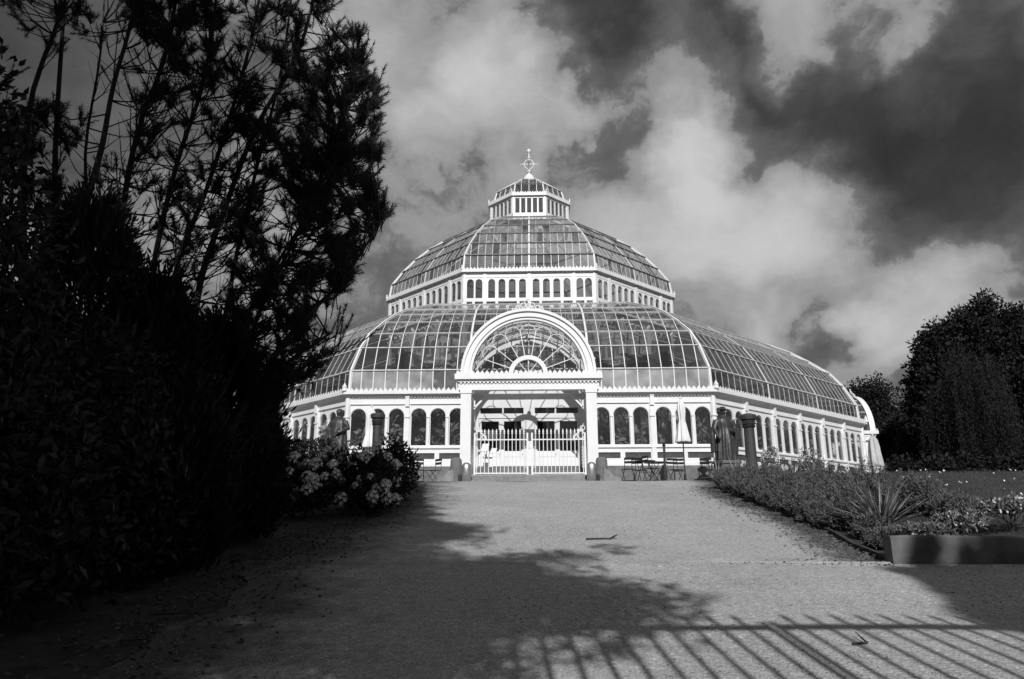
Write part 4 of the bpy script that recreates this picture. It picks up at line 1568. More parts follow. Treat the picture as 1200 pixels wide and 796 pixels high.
# ------------------------------------------------------------------ retaining wall, bed edging
zb = prof(8.6)
wtop = at(1047, 628, 8.55).z
rw = thing('retaining_wall', 'low weathered concrete retaining wall at the edge of the flower bed', 'wall', (4.22, 8.55, zb - 0.1))
xs_ = [0.0]
while xs_[-1] < 10:
    xs_.append(xs_[-1] + 2.4)
for i in range(len(xs_) - 1):
    m = MB()
    n = 12
    x0, x1 = xs_[i] + (0.004 if i else 0), xs_[i + 1] - 0.004
    for j in range(n + 1):
        x = x0 + (x1 - x0) * j / n
        h = wtop - zb + 0.1 + 0.008 * math.sin(x * 3.3) + random.uniform(-0.005, 0.005)
        f = random.uniform(-0.006, 0.006)
        m.v += [(x, 0.0 + f, 0), (x, 0.0 + f, h - 0.02), (x, 0.02, h), (x, 0.19, h - 0.004), (x, 0.20, 0)]
    for j in range(n):
        for q in range(4):
            m.f.append((5 * j + q, 5 * j + 5 + q, 5 * j + 6 + q, 5 * j + 1 + q))
    m.f += [(0, 1, 2, 3, 4), tuple(5 * n + q for q in (4, 3, 2, 1, 0))]
    m.build('wall_section', CONC, rw)
ed = thing('bed_edging', 'dark timber edging boards along the shrub bed beside the path', 'edging', (4.3, 8.8, prof(8.8)))
y = 8.80
while y < 20.0:
    y1 = y + 1.15
    p, q = Vector((xright(y) + 0.03, y, prof(y) - 0.03)), Vector((xright(y1) + 0.03, y1 - 0.02, prof(y1) - 0.03))
    o = Vector(ed.location)
    MB().bar(p - o, q - o, 0.05, 0.16 + random.uniform(-0.02, 0.02)).build('edging_board', WOOD, ed)
    y = y1

# ------------------------------------------------------------------ tall iron gate behind the camera (it throws the barred shadow on the path)
GATE_Y = -0.45
rail_p = Vector((1.93, 5.64, prof(5.64)))
k_ = (rail_p.y - GATE_Y) / SUN_T.y
RAILZ = rail_p.z - SUN_T.z * k_
GX0 = 1.929 - SUN_T.x * k_                 # the thick meeting stile
gb = prof(GATE_Y)
tg = thing('park_gate', 'tall black iron park gate with spear-topped bars', 'gate', (GX0, GATE_Y, gb))
RH = RAILZ - gb
pb_me = MB().tube([(0, 0, 0.10), (0, 0, RH + 0.16)], 0.024, 6).lathe([(0.024, RH + 0.16), (0.028, RH + 0.2), (0.003, RH + 0.32)], 6).mesh('gate_bar', BLACKM)
i = 0
x = -3.4
for i in range(-17, 28):
    if i in (0,):
        continue
    link("gate_bar", pb_me, tg, (i * 0.19, 0, 0))
for (x0, x1) in ((-3.38, -0.03), (0.03, 5.2)):
    for z in (0.12, 1.1):
        MB().box(x0, x1, -0.018, 0.018, z - 0.025, z + 0.025).build('rail', BLACKM, tg)
    MB().box(x0, x1, -0.022, 0.022, RH - 0.045, RH + 0.045).build('rail', BLACKM, tg)
for x in (-0.035, 0.035):
    MB().box(x - 0.026, x + 0.026, -0.03, 0.03, 0.02, RH + 0.1).build('stile', BLACKM, tg)
for x in (-3.45, 5.27):
    MB().box(x - 0.07, x + 0.07, -0.07, 0.07, -0.05, RH + 0.4).build('gate_post', BLACKM, tg)

# ------------------------------------------------------------------ vegetation builders


def clump_leaves(C, R, per, Ln, Wd, up=0.2, out=0.6):
    """leaves spread through clumps with centres C and radii R"""
    n = len(C) * per
    idx = np.repeat(np.arange(len(C)), per)
    d = unit(RNG.normal(size=(n, 3)))
    rad = RNG.random(n) ** 0.45
    P = C[idx] + d * (rad * R[idx])[:, None]
    D = d * out + RNG.normal(size=(n, 3)) * 0.6 + np.array([0, 0, up])
    s = RNG.uniform(0.7, 1.25, n)
    return leaves_vf(P, D, Ln * s, Wd * s)


def limb(p, q, r0, r1, bend=0.12, n=5, seg=6):
    p, q = Vector(p), Vector(q)
    L_ = (q - p).length
    off = Vector((random.uniform(-1, 1), random.uniform(-1, 1), random.uniform(-0.2, 0.6))) * L_ * bend
    pts = [p.lerp(q, t) + off * (4 * t * (1 - t)) for t in [i / seg for i in range(seg + 1)]]
    return pts, [r0 + (r1 - r0) * i / seg for i in range(seg + 1)]


def broadleaf(name, x, y, z, blobs, nclump, per, Ln, Wd, lab, cat='tree', group=None, material=None, trunk_r=0.3, cr=0.9, up=0.1, shell=0.45):
    """tree: crown of leaf clumps over ellipsoids given relative to the base, trunk and limbs"""
    t = thing(name, lab, cat, (x, y, z), group=group)
    vol = np.array([b[1][0] * b[1][1] * b[1][2] for b in blobs]) ** 0.75
    pick = RNG.choice(len(blobs), nclump, p=vol / vol.sum())
    d = unit(RNG.normal(size=(nclump, 3)))
    r = shell + (1 - shell) * RNG.random(nclump) ** 0.6
    cen = np.array([b[0] for b in blobs])[pick]
    rad = np.array([b[1] for b in blobs])[pick]
    C = cen + d * rad * r[:, None]
    C[:, 2] = np.maximum(C[:, 2], 0.25)
    R = cr * RNG.uniform(0.55, 1.25, nclump)
    V, F = clump_leaves(C, R, per, Ln, Wd, up)
    link('crown', npmesh('crown', V, F, material or LEAFM), t)
    m = MB()
    topb = max(blobs, key=lambda b: b[0][2])
    pts, rr = limb((0, 0, -0.2), topb[0], trunk_r, trunk_r * 0.3, 0.03)
    m.tube(pts, rr, 8)
    for i in range(min(nclump, 16)):
        c = Vector(C[random.randrange(nclump)])
        a = pts[random.randint(1, 4)]
        q, q2 = limb(a, c, trunk_r * 0.4, trunk_r * 0.07, 0.1)
        m.tube(q, q2, 5)
    m.build('trunk', BARK, t)
    return t


# ------------------------------------------------------------------ trees beyond the lawn
def far_tree(px, Y, ytop, wpx, lab, n=700, kind='round', per=60, Ln=0.30, material=None, name='broadleaf_tree', squash=1.0):
    x = at(px, 540, Y).x
    zt = at(px, ytop, Y).z
    z0 = ground_z(x, Y)
    h = zt - z0
    r = wpx / FPX * Y / 2
    if kind == 'round':
        blobs = [((0, 0, h * 0.58), (r * 0.85, r * 0.8, h * 0.36)), ((-r * 0.45, -r * 0.2, h * 0.42), (r * 0.55, r * 0.6, h * 0.26)), ((r * 0.5, 0, h * 0.45), (r * 0.55, r * 0.6, h * 0.28)),
                 ((r * 0.1, -r * 0.2, h * 0.80), (r * 0.45, r * 0.5, h * 0.18)), ((-r * 0.3, 0, h * 0.7), (r * 0.4, r * 0.5, h * 0.2)), ((0, -r * 0.3, h * 0.2), (r * 0.8, r * 0.5, h * 0.2))]
    else:
        blobs = [((0, 0, h * 0.5), (r, r * 0.8, h * 0.48)), ((r * 0.5, 0, h * 0.3), (r * 0.5, r * 0.5, h * 0.3)), ((-r * 0.5, 0, h * 0.3), (r * 0.5, r * 0.5, h * 0.3))]
    return broadleaf(name, x, Y, z0, blobs, n, per, Ln, Ln * 0.55, lab, 'tree', 'trees beyond the lawn', material, trunk_r=0.35, cr=0.82 * Y / 55, shell=0.6)


far_tree(1168, 56, 352, 190, 'tall dark broadleaf tree with a rounded lumpy crown beyond the lawn', 1000, per=80)
far_tree(1255, 52, 372, 170, 'wide dark broadleaf tree behind the tall rounded one beyond the lawn', 600)
far_tree(1018, 74, 443, 95, 'dark broadleaf tree rising just behind the side porch of the palm house', 600)
far_tree(1062, 70, 490, 80, 'low dark broadleaf tree filling the dip beside the palm house', 450)
far_tree(1108, 62, 440, 100, 'middle-height dark broadleaf tree between the tall one and the dip', 500)
far_tree(985, 82, 470, 60, 'dark tree mostly hidden behind the palm house roof end', 300)
# weeping tree: long hanging strands
wx, wy = at(1150, 540, 47).x, 47.0
wz = ground_z(wx, wy)
wt = thing('willow_tree', 'dark weeping tree with hanging strands in front of the tall rounded tree', 'tree', (wx, wy, wz), group='trees beyond the lawn')
n = 300
a = RNG.uniform(0, 2 * math.pi, n)
rr = 2.2 * np.sqrt(RNG.random(n)) * (1 + 0.35 * np.sin(3 * a) + 0.2 * np.sin(7 * a))
ztop = 9.0 - 0.7 * rr ** 1.5 + RNG.normal(0, 0.9, n)
Pn, Dn = [], []
for i in range(n):
    zl = max(0.5, ztop[i] * RNG.uniform(0.05, 0.4))
    kk = int((ztop[i] - zl) / 0.05)
    zz = np.linspace(ztop[i], zl, kk)
    ro = rr[i] + 0.5 * (1 - np.exp(-(ztop[i] - zz)))
    Pn.append(np.stack([ro * np.cos(a[i]) + RNG.normal(0, 0.09, kk), ro * np.sin(a[i]) + RNG.normal(0, 0.09, kk), zz], 1))
    Dn.append(np.stack([RNG.normal(0, 0.5, kk), RNG.normal(0, 0.5, kk), -np.ones(kk)], 1))
V, F = leaves_vf(np.concatenate(Pn), np.concatenate(Dn), 0.17, 0.05)
link('crown', npmesh('crown', V, F, mat('willow_leaf', 0.017, 0.6, 0.4, 0.8, spec=0.12)), wt)
m = MB()
pts, rd = limb((0, 0, -0.2), (0, 0, 7.6), 0.28, 0.08, 0.03)
m.tube(pts, rd, 8)
for i in range(14):
    aa = i * 0.45 * math.pi
    q, q2 = limb(pts[random.randint(2, 5)], (2.0 * math.cos(aa), 2.0 * math.sin(aa), random.uniform(6, 8)), 0.09, 0.02)
    m.tube(q, q2, 5)
m.build('trunk', BARK, wt)
# low shrubs along the far lawn edge
for i, px in enumerate((1048, 1085, 1122, 1158, 1196)):
    Y = 43 + 1.5 * (i % 2)
    x = at(px, 545, Y).x
    z0 = ground_z(x, Y)
    broadleaf('lawn_edge_shrub', x, Y, z0, [((0, 0, 1.0), (1.5, 1.0, 1.0)), ((0.6, 0, 1.5), (0.8, 0.7, 0.8))], 110, 30, 0.25, 0.14,
              'dark rounded shrub at the far edge of the lawn under the trees', 'shrub', 'shrubs along the far lawn edge', LEAFM, 0.06, 0.45)

# ------------------------------------------------------------------ trees behind the camera: one throws the shade over the path and the shrubs
PLY = -9.0


def ground_hit(px, py):
    r = ray(px, py)
    k = 2.0
    while k < 40:
        z = E + r.z / r.y * k
        if z <= prof(k):
            return Vector((CXM + r.x / r.y * k, k, z))
        k += 0.02
    return None


def to_plane(P):
    k = (P.y - PLY) / SUN_T.y
    return (P.x - SUN_T.x * k, P.z - SUN_T.z * k)


edge = [(410, 566), (470, 578), (500, 588), (520, 605), (575, 614), (598, 628), (560, 636), (505, 640), (520, 651), (600, 652), (645, 645), (700, 639), (745, 650), (690, 664), (725, 682), (790, 692),
        (868, 716), (805, 726), (775, 738), (735, 742), (705, 754), (660, 768), (640, 790), (590, 812), (480, 830)]
pl = [to_plane(ground_hit(*p)) for p in edge]
zmax = max(z for _, z in pl)
shade_poly = [(-3.4, zmax - 0.3)] + pl + [(-1.6, pl[-1][1] - 0.3), (-3.0, 3.6), (-13.5, 3.4), (-15.0, 9.0), (-14, 17), (-11.0, 21.5), (-5.0, 21.8), (-2.0, 20.8), (-1.4, 19.3), (-2.2, 18.4)]


def shade_tree(name, poly, n, lab, foot, per=40, cr=0.42, depth=5.0, fwd=7.0, ragged=0.9, Ln=0.17, extra=()):
    x0, z0 = foot
    base = Vector((x0, PLY, prof(PLY)))
    t = thing(name, lab, 'tree', base, group='trees behind the gate')
    pts = []
    segs = [(np.array(poly[i]), np.array(poly[(i + 1) % len(poly)])) for i in range(len(poly))]
    for (x, z) in sample_poly(poly, n):
        p = np.array((x, z))
        dist = min(np.linalg.norm(p - a - (b - a) * min(1, max(0, np.dot(p - a, b - a) / max(1e-6, np.dot(b - a, b - a))))) for a, b in segs)
        tuft = 0.5 + 0.5 * math.sin(x * 4.1 + 1.3 * math.sin(z * 2.3)) * math.sin(z * 3.7 + x)
        if -5.4 < x < -2.1 and 14.4 < z < 17.2 and random.random() < 0.72:      # a thin place in the crown
            continue
        if random.random() < min(1.0, (dist / ragged) ** 1.2 * (0.5 + tuft)) + 0.06:
            pts.append((x, z))
    C = []
    pts += list(extra)
    for (x, z) in pts:
        s = random.uniform(-fwd, depth)
        P = Vector((x, PLY, z)) - SUN_T * s
        C.append(P - base)
    C = np.array([tuple(c) for c in C])
    R = cr * RNG.uniform(0.6, 1.2, len(C))
    V, F = clump_leaves(C, R, per, Ln, Ln * 0.62)
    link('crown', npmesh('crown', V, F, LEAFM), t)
    m = MB()
    h = max(c[2] for c in C)
    xm = float(np.mean(C[:, 0]))
    tp, tr = limb((0, 0, -0.3), (xm, 0, h * 0.85), 0.38, 0.08, 0.03)
    m.tube(tp, tr, 9)
    for i in range(26):
        c = Vector(C[random.randrange(len(C))])
        q, q2 = limb(tp[random.randint(1, 5)], c, 0.11, 0.02, 0.06)
        m.tube(q, q2, 5)
    m.build('trunk', BARK, t)
    return t


shade_tree('broadleaf_tree', shade_poly, 9500, 'tall spreading broadleaf tree behind the gate shading the path', (-6.5, 0))
sky_blocker = thing('broadleaf_tree', 'unseen leaning tree added beside the gate, its boughs blocking sky light', 'tree', (-9.0, -3.0, prof(-3)), group='trees behind the gate')
n = 1500  # canopy out of view, added to keep sky light off the shaded ground
C = RNG.uniform([-3.5, -1.0, 7.6], [6.2, 4.6, 9.6], (n, 3))
V, F = clump_leaves(C, 0.5 * RNG.uniform(0.6, 1.2, n), 40, 0.18, 0.11)
link('crown', npmesh('crown', V, F, LEAFM), sky_blocker)
m = MB()
tp, tr = limb((0, 0, -0.3), (0.8, 1.8, 8.8), 0.34, 0.10, 0.03)
m.tube(tp, tr, 9)
for i in range(22):
    q, q2 = limb(tp[random.randint(3, 6)], Vector(C[random.randrange(n)]), 0.10, 0.02, 0.06)
    m.tube(q, q2, 5)
m.build('trunk', BARK, sky_blocker)
edge2 = [(1036, 664), (1090, 688), (1112, 700), (1128, 722), (1160, 735), (1185, 744), (1215, 748), (1260, 748), (1300, 720), (1300, 668), (1250, 650)]
pl2 = []
for p in edge2:
    r = ray(*p)
    k = (prof(8.0) - E + 0.0) / r.z if r.z < 0 else 9
    h = ground_hit(*p)
    h = h if h.y < 8.5 else Vector((CXM + r.x / r.y * 8.5, 8.5, prof(8.5)))
    pl2.append(to_plane(h))
shade_poly2 = pl2 + [(8.5, pl2[0][1] + 0.02), (6.5, pl2[0][1] - 0.02)]
blot = []
for (px, py, rx, ry, c_) in ((1086, 650, 10, 16, 26), (1165, 646, 12, 20, 30), (1194, 656, 11, 16, 22), (1141, 658, 9, 12, 14)):
    for _ in range(c_):
        blot.append(to_plane(at(px + random.gauss(0, rx * 0.55), py + random.gauss(0, ry * 0.55), 8.55)))
shade_tree('broadleaf_tree', shade_poly2 + [], 1900, 'slender broadleaf tree behind the gate with a small crown', (8.0, 0), per=36, cr=0.12, depth=1.0, fwd=1.0, ragged=0.5, Ln=0.10, extra=blot)
for i, (x, y, h) in enumerate(((-30, -34, 13), (-16, -40, 14), (-2, -44, 13), (12, -38, 14), (25, -42, 12), (38, -34, 13))):
    broadleaf('broadleaf_tree', x, y, prof(-50), [((0, 0, h * 0.6), (4.5, 4, h * 0.38)), ((-2, 0, h * 0.4), (3.5, 3, h * 0.3)), ((2.4, 0, h * 0.45), (3.5, 3, h * 0.3)), ((0, 0, 1.5), (5, 2, 1.8))], 230, 26, 0.5, 0.3,
              'broadleaf park tree standing in the row across the lawn behind the gate', 'tree', 'park trees behind the gate', LEAFM, 0.35, 1.2)

# ------------------------------------------------------------------ multi-stemmed pine left of the path
PB = Vector((at(160, 640, 9.3).x, 9.3, 0))
PB.z = ground_z(PB.x, PB.y)
pine = thing('pine_tree', 'tall many-stemmed dark pine leaning over the shrubs beside the path', 'tree', PB)
STEMS = [
    (9.3, [(160, 650), (165, 520), (197, 397), (209, 305), (241, 225), (277, 112), (300, 20), (312, -70), (318, -150)]),
    (8.8, [(150, 650), (120, 420), (96, 281), (120, 170), (133, 100), (157, 12), (170, -90)]),
    (9.8, [(165, 650), (173, 561), (230, 440), (261, 380), (277, 300), (300, 200), (330, 80), (345, -40), (350, -130)]),
    (9.5, [(170, 650), (240, 500), (290, 400), (320, 330), (360, 250), (395, 150), (420, 70)]),
    (9.0, [(180, 650), (250, 540), (300, 450), (350, 380), (400, 330), (445, 262)]),
    (9.9, [(120, 650), (40, 400), (32, 145), (72, 12), (90, -90)]),
    (10.2, [(130, 650), (70, 420), (64, 209), (74, 24), (80, -80)]),
    (10.0, [(150, 650), (135, 420), (140, 281), (160, 160), (195, 60), (215, -60), (225, -130)]),
    (10.3, [(165, 650), (215, 450), (235, 330), (258, 260), (300, 150), (350, 60), (372, -30), (380, -120)]),
    (9.2, [(160, 650), (180, 450), (178, 330), (205, 200), (240, 90), (255, -20), (260, -120)]),
    (10.6, [(175, 650), (215, 560), (240, 460), (300, 350), (380, 220), (425, 150)]),
    (10.4, [(150, 650), (110, 420), (108, 300), (100, 180), (118, 60), (125, -60)]),
    (9.6, [(185, 650), (230, 560), (285, 470), (330, 430), (385, 392)]),
]
stem_pts = []
for si, (Y, pp) in enumerate(STEMS):
    P3 = []
    for j, (px, py) in enumerate(pp):
        Yj = PB.y + (Y - PB.y) * min(1, j / 2.0) + 0.12 * math.sin(j * 1.7 + si)
        p = at(px, py, Yj)
        if j == 0:
            p = PB + Vector((0.10 * math.cos(si * 1.1), 0.10 * math.sin(si * 1.1), -0.1))
        P3.append(p - PB)
    # resample smoothly
    S3 = []
    for j in range(len(P3) - 1):
        p0, p1, p2, p3 = P3[max(j - 1, 0)], P3[j], P3[j + 1], P3[min(j + 2, len(P3) - 1)]
        for q in range(4):
            t = q / 4
            S3.append(0.5 * ((2 * p1) + (p2 - p0) * t + (2 * p0 - 5 * p1 + 4 * p2 - p3) * t * t + (3 * p1 - p0 - 3 * p2 + p3) * t ** 3))
    S3.append(P3[-1])
    r0 = random.uniform(0.042, 0.068)
    MB().tube(S3, [r0 * (1 - 0.75 * k / (len(S3) - 1)) for k in range(len(S3))], 8).build('stem', BARK, pine, smooth=True)
    for k, p in enumerate(S3):
        if k > len(S3) * 0.2:
            stem_pts.append((p, si))
SPA = np.array([tuple(p) for p, _ in stem_pts])
REG = [   # (photo outline of a part of the crown, clumps, depth range)
    ([(255, -130), (380, -120), (388, 5), (376, 22), (398, 33), (402, 48), (385, 62), (398, 72), (418, 42), (426, 46), (431, 95), (445, 100), (441, 160), (447, 188), (438, 214), (461, 240), (440, 275), (418, 300), (395, 330), (360, 330), (345, 250), (300, 200), (262, 130), (255, 40)], 470, (8.4, 10.8)),
    ([(395, 40), (420, 45), (430, 95), (446, 105), (441, 165), (446, 190), (438, 214), (459, 243), (438, 280), (400, 330), (360, 260), (350, 120)], 190, (8.6, 10.6)),
    ([(130, -130), (260, -130), (262, 90), (240, 110), (180, 60), (140, 20)], 330, (8.4, 10.6)),
    ([(0, -100), (135, -120), (150, 30), (120, 70), (60, 60), (20, 30), (0, 40)], 110, (9.0, 10.6)),
    ([(0, 130), (60, 120), (120, 150), (150, 260), (90, 300), (40, 260), (0, 200)], 80, (9.0, 10.6)),
    ([(150, 80), (260, 110), (300, 210), (290, 330), (200, 320), (150, 200)], 120, (8.6, 10.8)),
    ([(290, 210), (345, 250), (360, 330), (300, 340), (270, 290)], 50, (8.6, 10.6)),
    ([(265, 310), (350, 325), (415, 300), (412, 340), (398, 350), (375, 400), (420, 374), (424, 382), (395, 397), (372, 440), (352, 450), (300, 440), (270, 390)], 130, (8.6, 10.4)),
    ([(285, 430), (350, 430), (345, 455), (320, 485), (300, 505), (290, 480)], 40, (8.8, 10.0)),
    ([(290, 470), (318, 470), (312, 560), (296, 560)], 12, (9.4, 10.0)),
]
NP, ND, NL = [], [], []
twigs = MB()
for poly, cnt, (ya, yb) in REG:
    for (px, py) in sample_poly(poly, cnt):
        if math.sin(px * 0.11 + 2 * math.sin(py * 0.05)) * math.sin(py * 0.09 + px * 0.03) < -0.35:
            continue
        Y = random.uniform(ya, yb)
        c = at(px, py, Y) - PB
        d2 = ((SPA - np.array(c)) ** 2).sum(1) + 8.0 * np.clip(SPA[:, 2] - c.z + 0.25, 0, None) ** 2
        j = int(np.argmin(d2 + RNG.random(len(SPA)) * 0.25))
        s = Vector(SPA[j])
        if (c - s).length > 0.12:
            mid = s.lerp(c, 0.55) + Vector((random.uniform(-0.08, 0.08), random.uniform(-0.08, 0.08), -0.10 * (c - s).length))
            twigs.tube([s, s.lerp(mid, 0.5) + Vector((0, 0, -0.01)), mid, mid.lerp(c, 0.55) + Vector((0, 0, -0.01)), c], [0.015, 0.012, 0.010, 0.007, 0.005], 4)
        ax = (c - s)
        ax = ax.normalized() if ax.length > 0.05 else Vector((0, 0, 1))
        for q in range(random.randint(6, 9)):
            dirv = (ax * 0.7 + Vector((random.gauss(0, 0.45), random.gauss(0, 0.45), 0.55 + random.gauss(0, 0.35)))).normalized()
            ln = random.uniform(0.16, 0.30)
            o = c - ax * random.uniform(0, 0.16)
            twigs.tube([o, o + dirv * ln], [0.006, 0.003], 3)
            kn = 64
            tt = RNG.random(kn) * ln
            base = np.array(o)[None, :] + np.array(dirv)[None, :] * tt[:, None]
            rnd = unit(RNG.normal(size=(kn, 3)))
            NP.append(base)
            ND.append(rnd * 0.75 + np.array(dirv)[None, :] * 0.75)
            NL.append(RNG.uniform(0.06, 0.10, kn))
def shoot(c, dirv, ln, kn):
    twigs.tube([c - dirv * 0.25, c + dirv * ln * 0.6, c + dirv * ln + Vector((0, 0, 0.03))], [0.008, 0.006, 0.003], 4)
    tt = RNG.random(kn) * ln
    NP.append(np.array(c)[None, :] + np.array(dirv)[None, :] * tt[:, None])
    ND.append(unit(RNG.normal(size=(kn, 3))) * 0.7 + np.array(dirv)[None, :] * 0.8)
    NL.append(RNG.uniform(0.05, 0.09, kn))


for (px, py) in ((386, 8), (392, 36), (402, 50), (415, 55), (424, 60), (431, 100), (440, 112), (440, 165), (444, 190), (436, 216), (452, 246), (446, 262), (436, 280), (415, 305), (400, 340), (412, 380), (398, 392), (372, 438), (350, 452), (300, 505), (20, 150), (12, 95), (150, 30), (60, 60)):
    for q in range(3):
        c = at(px + random.uniform(-14, 4), py + random.uniform(-8, 14), random.uniform(9.0, 10.2)) - PB
        shoot(c, Vector((0.35 + random.gauss(0, 0.25), random.gauss(0, 0.25), 0.85)).normalized(), random.uniform(0.22, 0.42), 90)
for (px, py) in sample_poly([(110, 90), (250, 90), (330, 230), (360, 360), (330, 430), (250, 420), (150, 330)], 230):     # bare inner branches
    p = Vector(SPA[int(np.argmin(((SPA - np.array(at(px, py, random.uniform(9, 10.4)) - PB)) ** 2).sum(1)))])
    ln = random.uniform(0.5, 1.2)
    dv = Vector((0.65 + random.gauss(0, 0.5), random.gauss(0, 0.5), 0.45 + random.gauss(0, 0.3))).normalized()
    mid = p + dv * ln * 0.5 + Vector((0, 0, -0.06))
    end = p + dv * ln + Vector((0, 0, 0.10))
    twigs.tube([p, mid, end], [0.012, 0.009, 0.004], 4)
    for q in range(2):
        e2 = mid.lerp(end, random.random()) + Vector((random.gauss(0, 0.2), random.gauss(0, 0.2), 0.2))
        twigs.tube([mid.lerp(end, 0.2 * q), e2], [0.006, 0.003], 3)
    if random.random() < 0.45:
        shoot(end - dv * 0.05, (dv + Vector((0, 0, 0.6))).normalized(), 0.16, 60)
NP, ND, NL = np.concatenate(NP), unit(np.concatenate(ND)), np.concatenate(NL)
side = unit(np.cross(ND, RNG.normal(size=ND.shape))) * 0.0040
V = np.stack([NP - side, NP + side, NP + ND * NL[:, None]], 1).reshape(-1, 3)
F = np.arange(len(V)).reshape(-1, 3)
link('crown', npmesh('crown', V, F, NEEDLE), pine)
twigs.build('branches', BARK, pine)

# ------------------------------------------------------------------ dark evergreens left of the path


def evergreen(x, y, h, r, n, lab, ln=0.13, wd=0.035, sharp=0.9, name='cypress'):
    z0 = ground_z(x, y)
    t = thing(name, lab, 'shrub', (x, y, z0), group='dark evergreens beside the path')
    u = RNG.random(n) ** 0.8
    z = u * h
    a = RNG.uniform(0, 2 * math.pi, n)
    lump = 1 + 0.16 * np.sin(5 * a + 3 * u) + 0.10 * np.sin(11 * a - 9 * u)
    rad = r * lump * np.sqrt(np.clip(1 - (u ** 2.2), 0.0, 1)) * np.minimum(1, 0.55 + 1.8 * u) * (0.72 + 0.3 * RNG.random(n) ** 0.5)
    plume = np.sin(9 * a + 6 * u) * np.sin(17 * u + 4 * a) + 0.6 * np.sin(23 * a - 31 * u)
    rad = rad * (1 + 0.13 * plume) + 0.05 * np.abs(RNG.normal(size=n)) * (RNG.random(n) < 0.12) * 3
    z = z * (1 + 0.07 * plume) + (RNG.random(n) < 0.08) * RNG.uniform(0, 0.28, n)
    P = np.stack([rad * np.cos(a), rad * np.sin(a), z], 1)
    D = np.stack([np.cos(a) * 0.55, np.sin(a) * 0.55, np.full(n, sharp)], 1) + RNG.normal(size=(n, 3)) * 0.28
    V, F = leaves_vf(P, D, ln * RNG.uniform(0.6, 1.3, n), wd)
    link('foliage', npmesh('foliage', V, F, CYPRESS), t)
    m = MB()
    for i in range(5):
        m.tube([(0.05 * math.cos(i), 0.05 * math.sin(i), -0.1), (0.2 * r * math.cos(i * 1.3), 0.2 * r * math.sin(i * 1.3), h * 0.45), (0.3 * r * math.cos(i * 1.3), 0.3 * r * math.sin(i * 1.3), h * 0.85)], [0.05, 0.035, 0.015], 6)
    m.build('stem', BARK, t)


def ev(px, Y, ytop, wpx, n, lab, **k):
    x = at(px, 600, Y).x
    evergreen(x, Y, at(px, ytop, Y).z - ground_z(x, Y), wpx / FPX * Y / 2, n, lab, **k)


ev(238, 10.2, 386, 130, 26000, 'tall dark plume-leaved cypress under the pine beside the path')
ev(292, 10.6, 470, 66, 9000, 'low dark cypress between the tall one and the rhododendron')
ev(150, 8.6, 340, 150, 22000, 'broad dark cypress in front of the pine stems')
ev(60, 8.2, 250, 170, 20000, 'very broad dark cypress towards the laurel thicket')
ev(205, 7.9, 470, 110, 12000, 'short dark cypress at the path edge before the pine stems')


def laurel(x, y, blobs, n, per, lab, Ln=0.11, Wd=0.045, name='laurel_bush'):
    return broadleaf(name, x, y, ground_z(x, y), blobs, n, per, Ln, Wd, lab, 'shrub', 'laurels beside the path', LEAFD, 0.05, 0.26, up=0.3, shell=0.55)


laurel(-4.55, 5.3, [((0, 0, 1.2), (1.15, 1.3, 1.3)), ((-0.3, 0, 2.9), (0.95, 1.1, 1.5)), ((-0.6, 0, 4.3), (0.65, 0.8, 1.0)), ((0.5, 0.2, 0.7), (0.9, 0.9, 0.7))], 1150, 26, 'tall dark glossy laurel thicket at the edge of the path')
laurel(-4.3, 7.0, [((0, 0, 0.9), (1.0, 0.9, 0.95)), ((-0.2, 0, 1.8), (0.8, 0.8, 0.9))], 520, 24, 'waist-high dark laurel between the thicket and the cypresses')
laurel(-6.6, 6.4, [((0, 0, 1.6), (1.4, 1.2, 1.7)), ((0, 0, 3.4), (1.1, 1.0, 1.3))], 600, 24, 'rear laurel of the thicket away from the path')

# rhododendrons with pale flower trusses
truss = MB()
for i in range(11):
    a, e = i * 2.4, math.acos(1 - 1.15 * (i + 0.5) / 11)
    d = Vector((math.sin(e) * math.cos(a), math.sin(e) * math.sin(a), math.cos(e)))
    c = d * 0.055
    x = d.orthogonal().normalized()
    yv = d.cross(x)
    for q in range(5):
        t = q * 2 * math.pi / 5
        rd = x * math.cos(t) + yv * math.sin(t)
        t2 = x * math.cos(t + 0.55) + yv * math.sin(t + 0.55)
        t3 = x * math.cos(t - 0.55) + yv * math.sin(t - 0.55)
        truss.add([c, c + t3 * 0.020 + d * 0.012, c + rd * 0.036 + d * 0.020, c + t2 * 0.020 + d * 0.012], [(0, 1, 2, 3)])
truss_me = truss.mesh('flower_truss', PETAL)


def rhodo(px, Y, ytop, wpx, n, flowers, lab, seed):
    x = at(px, 600, Y).x
    z0 = ground_z(x, Y)
    h = at(px, ytop, Y).z - z0
    r = wpx / FPX * Y / 2
    blobs = [((0, 0, h * 0.48), (r * 0.8, r * 0.7, h * 0.46)), ((-r * 0.4, -0.1, h * 0.36), (r * 0.55, r * 0.6, h * 0.36)), ((r * 0.45, 0, h * 0.42), (r * 0.5, r * 0.6, h * 0.38))]
    t = broadleaf('rhododendron', x, Y, z0, blobs, n, 16, 0.13, 0.045, lab, 'shrub', 'flowering rhododendrons', LEAFD, 0.035, 0.16, up=0.35, shell=0.6)
    rnd = random.Random(seed)
    for i in range(flowers):
        b = blobs[rnd.randrange(3)]
        a, e = rnd.uniform(math.pi * 0.95, math.pi * 2.05), rnd.uniform(-0.25, 1.2)
        d = Vector((math.cos(a) * math.cos(e), math.sin(a) * math.cos(e), math.sin(e)))
        p = Vector(b[0]) + Vector((d.x * b[1][0], d.y * b[1][1], d.z * b[1][2])) * 1.16
        o = link('flower_truss', truss_me, t, p)
        s = rnd.uniform(0.9, 1.7)
        o.scale = (s, s, s)
        o.rotation_euler = (rnd.uniform(0.1, 0.9), rnd.uniform(-0.4, 0.4), rnd.uniform(-0.6, 0.6))


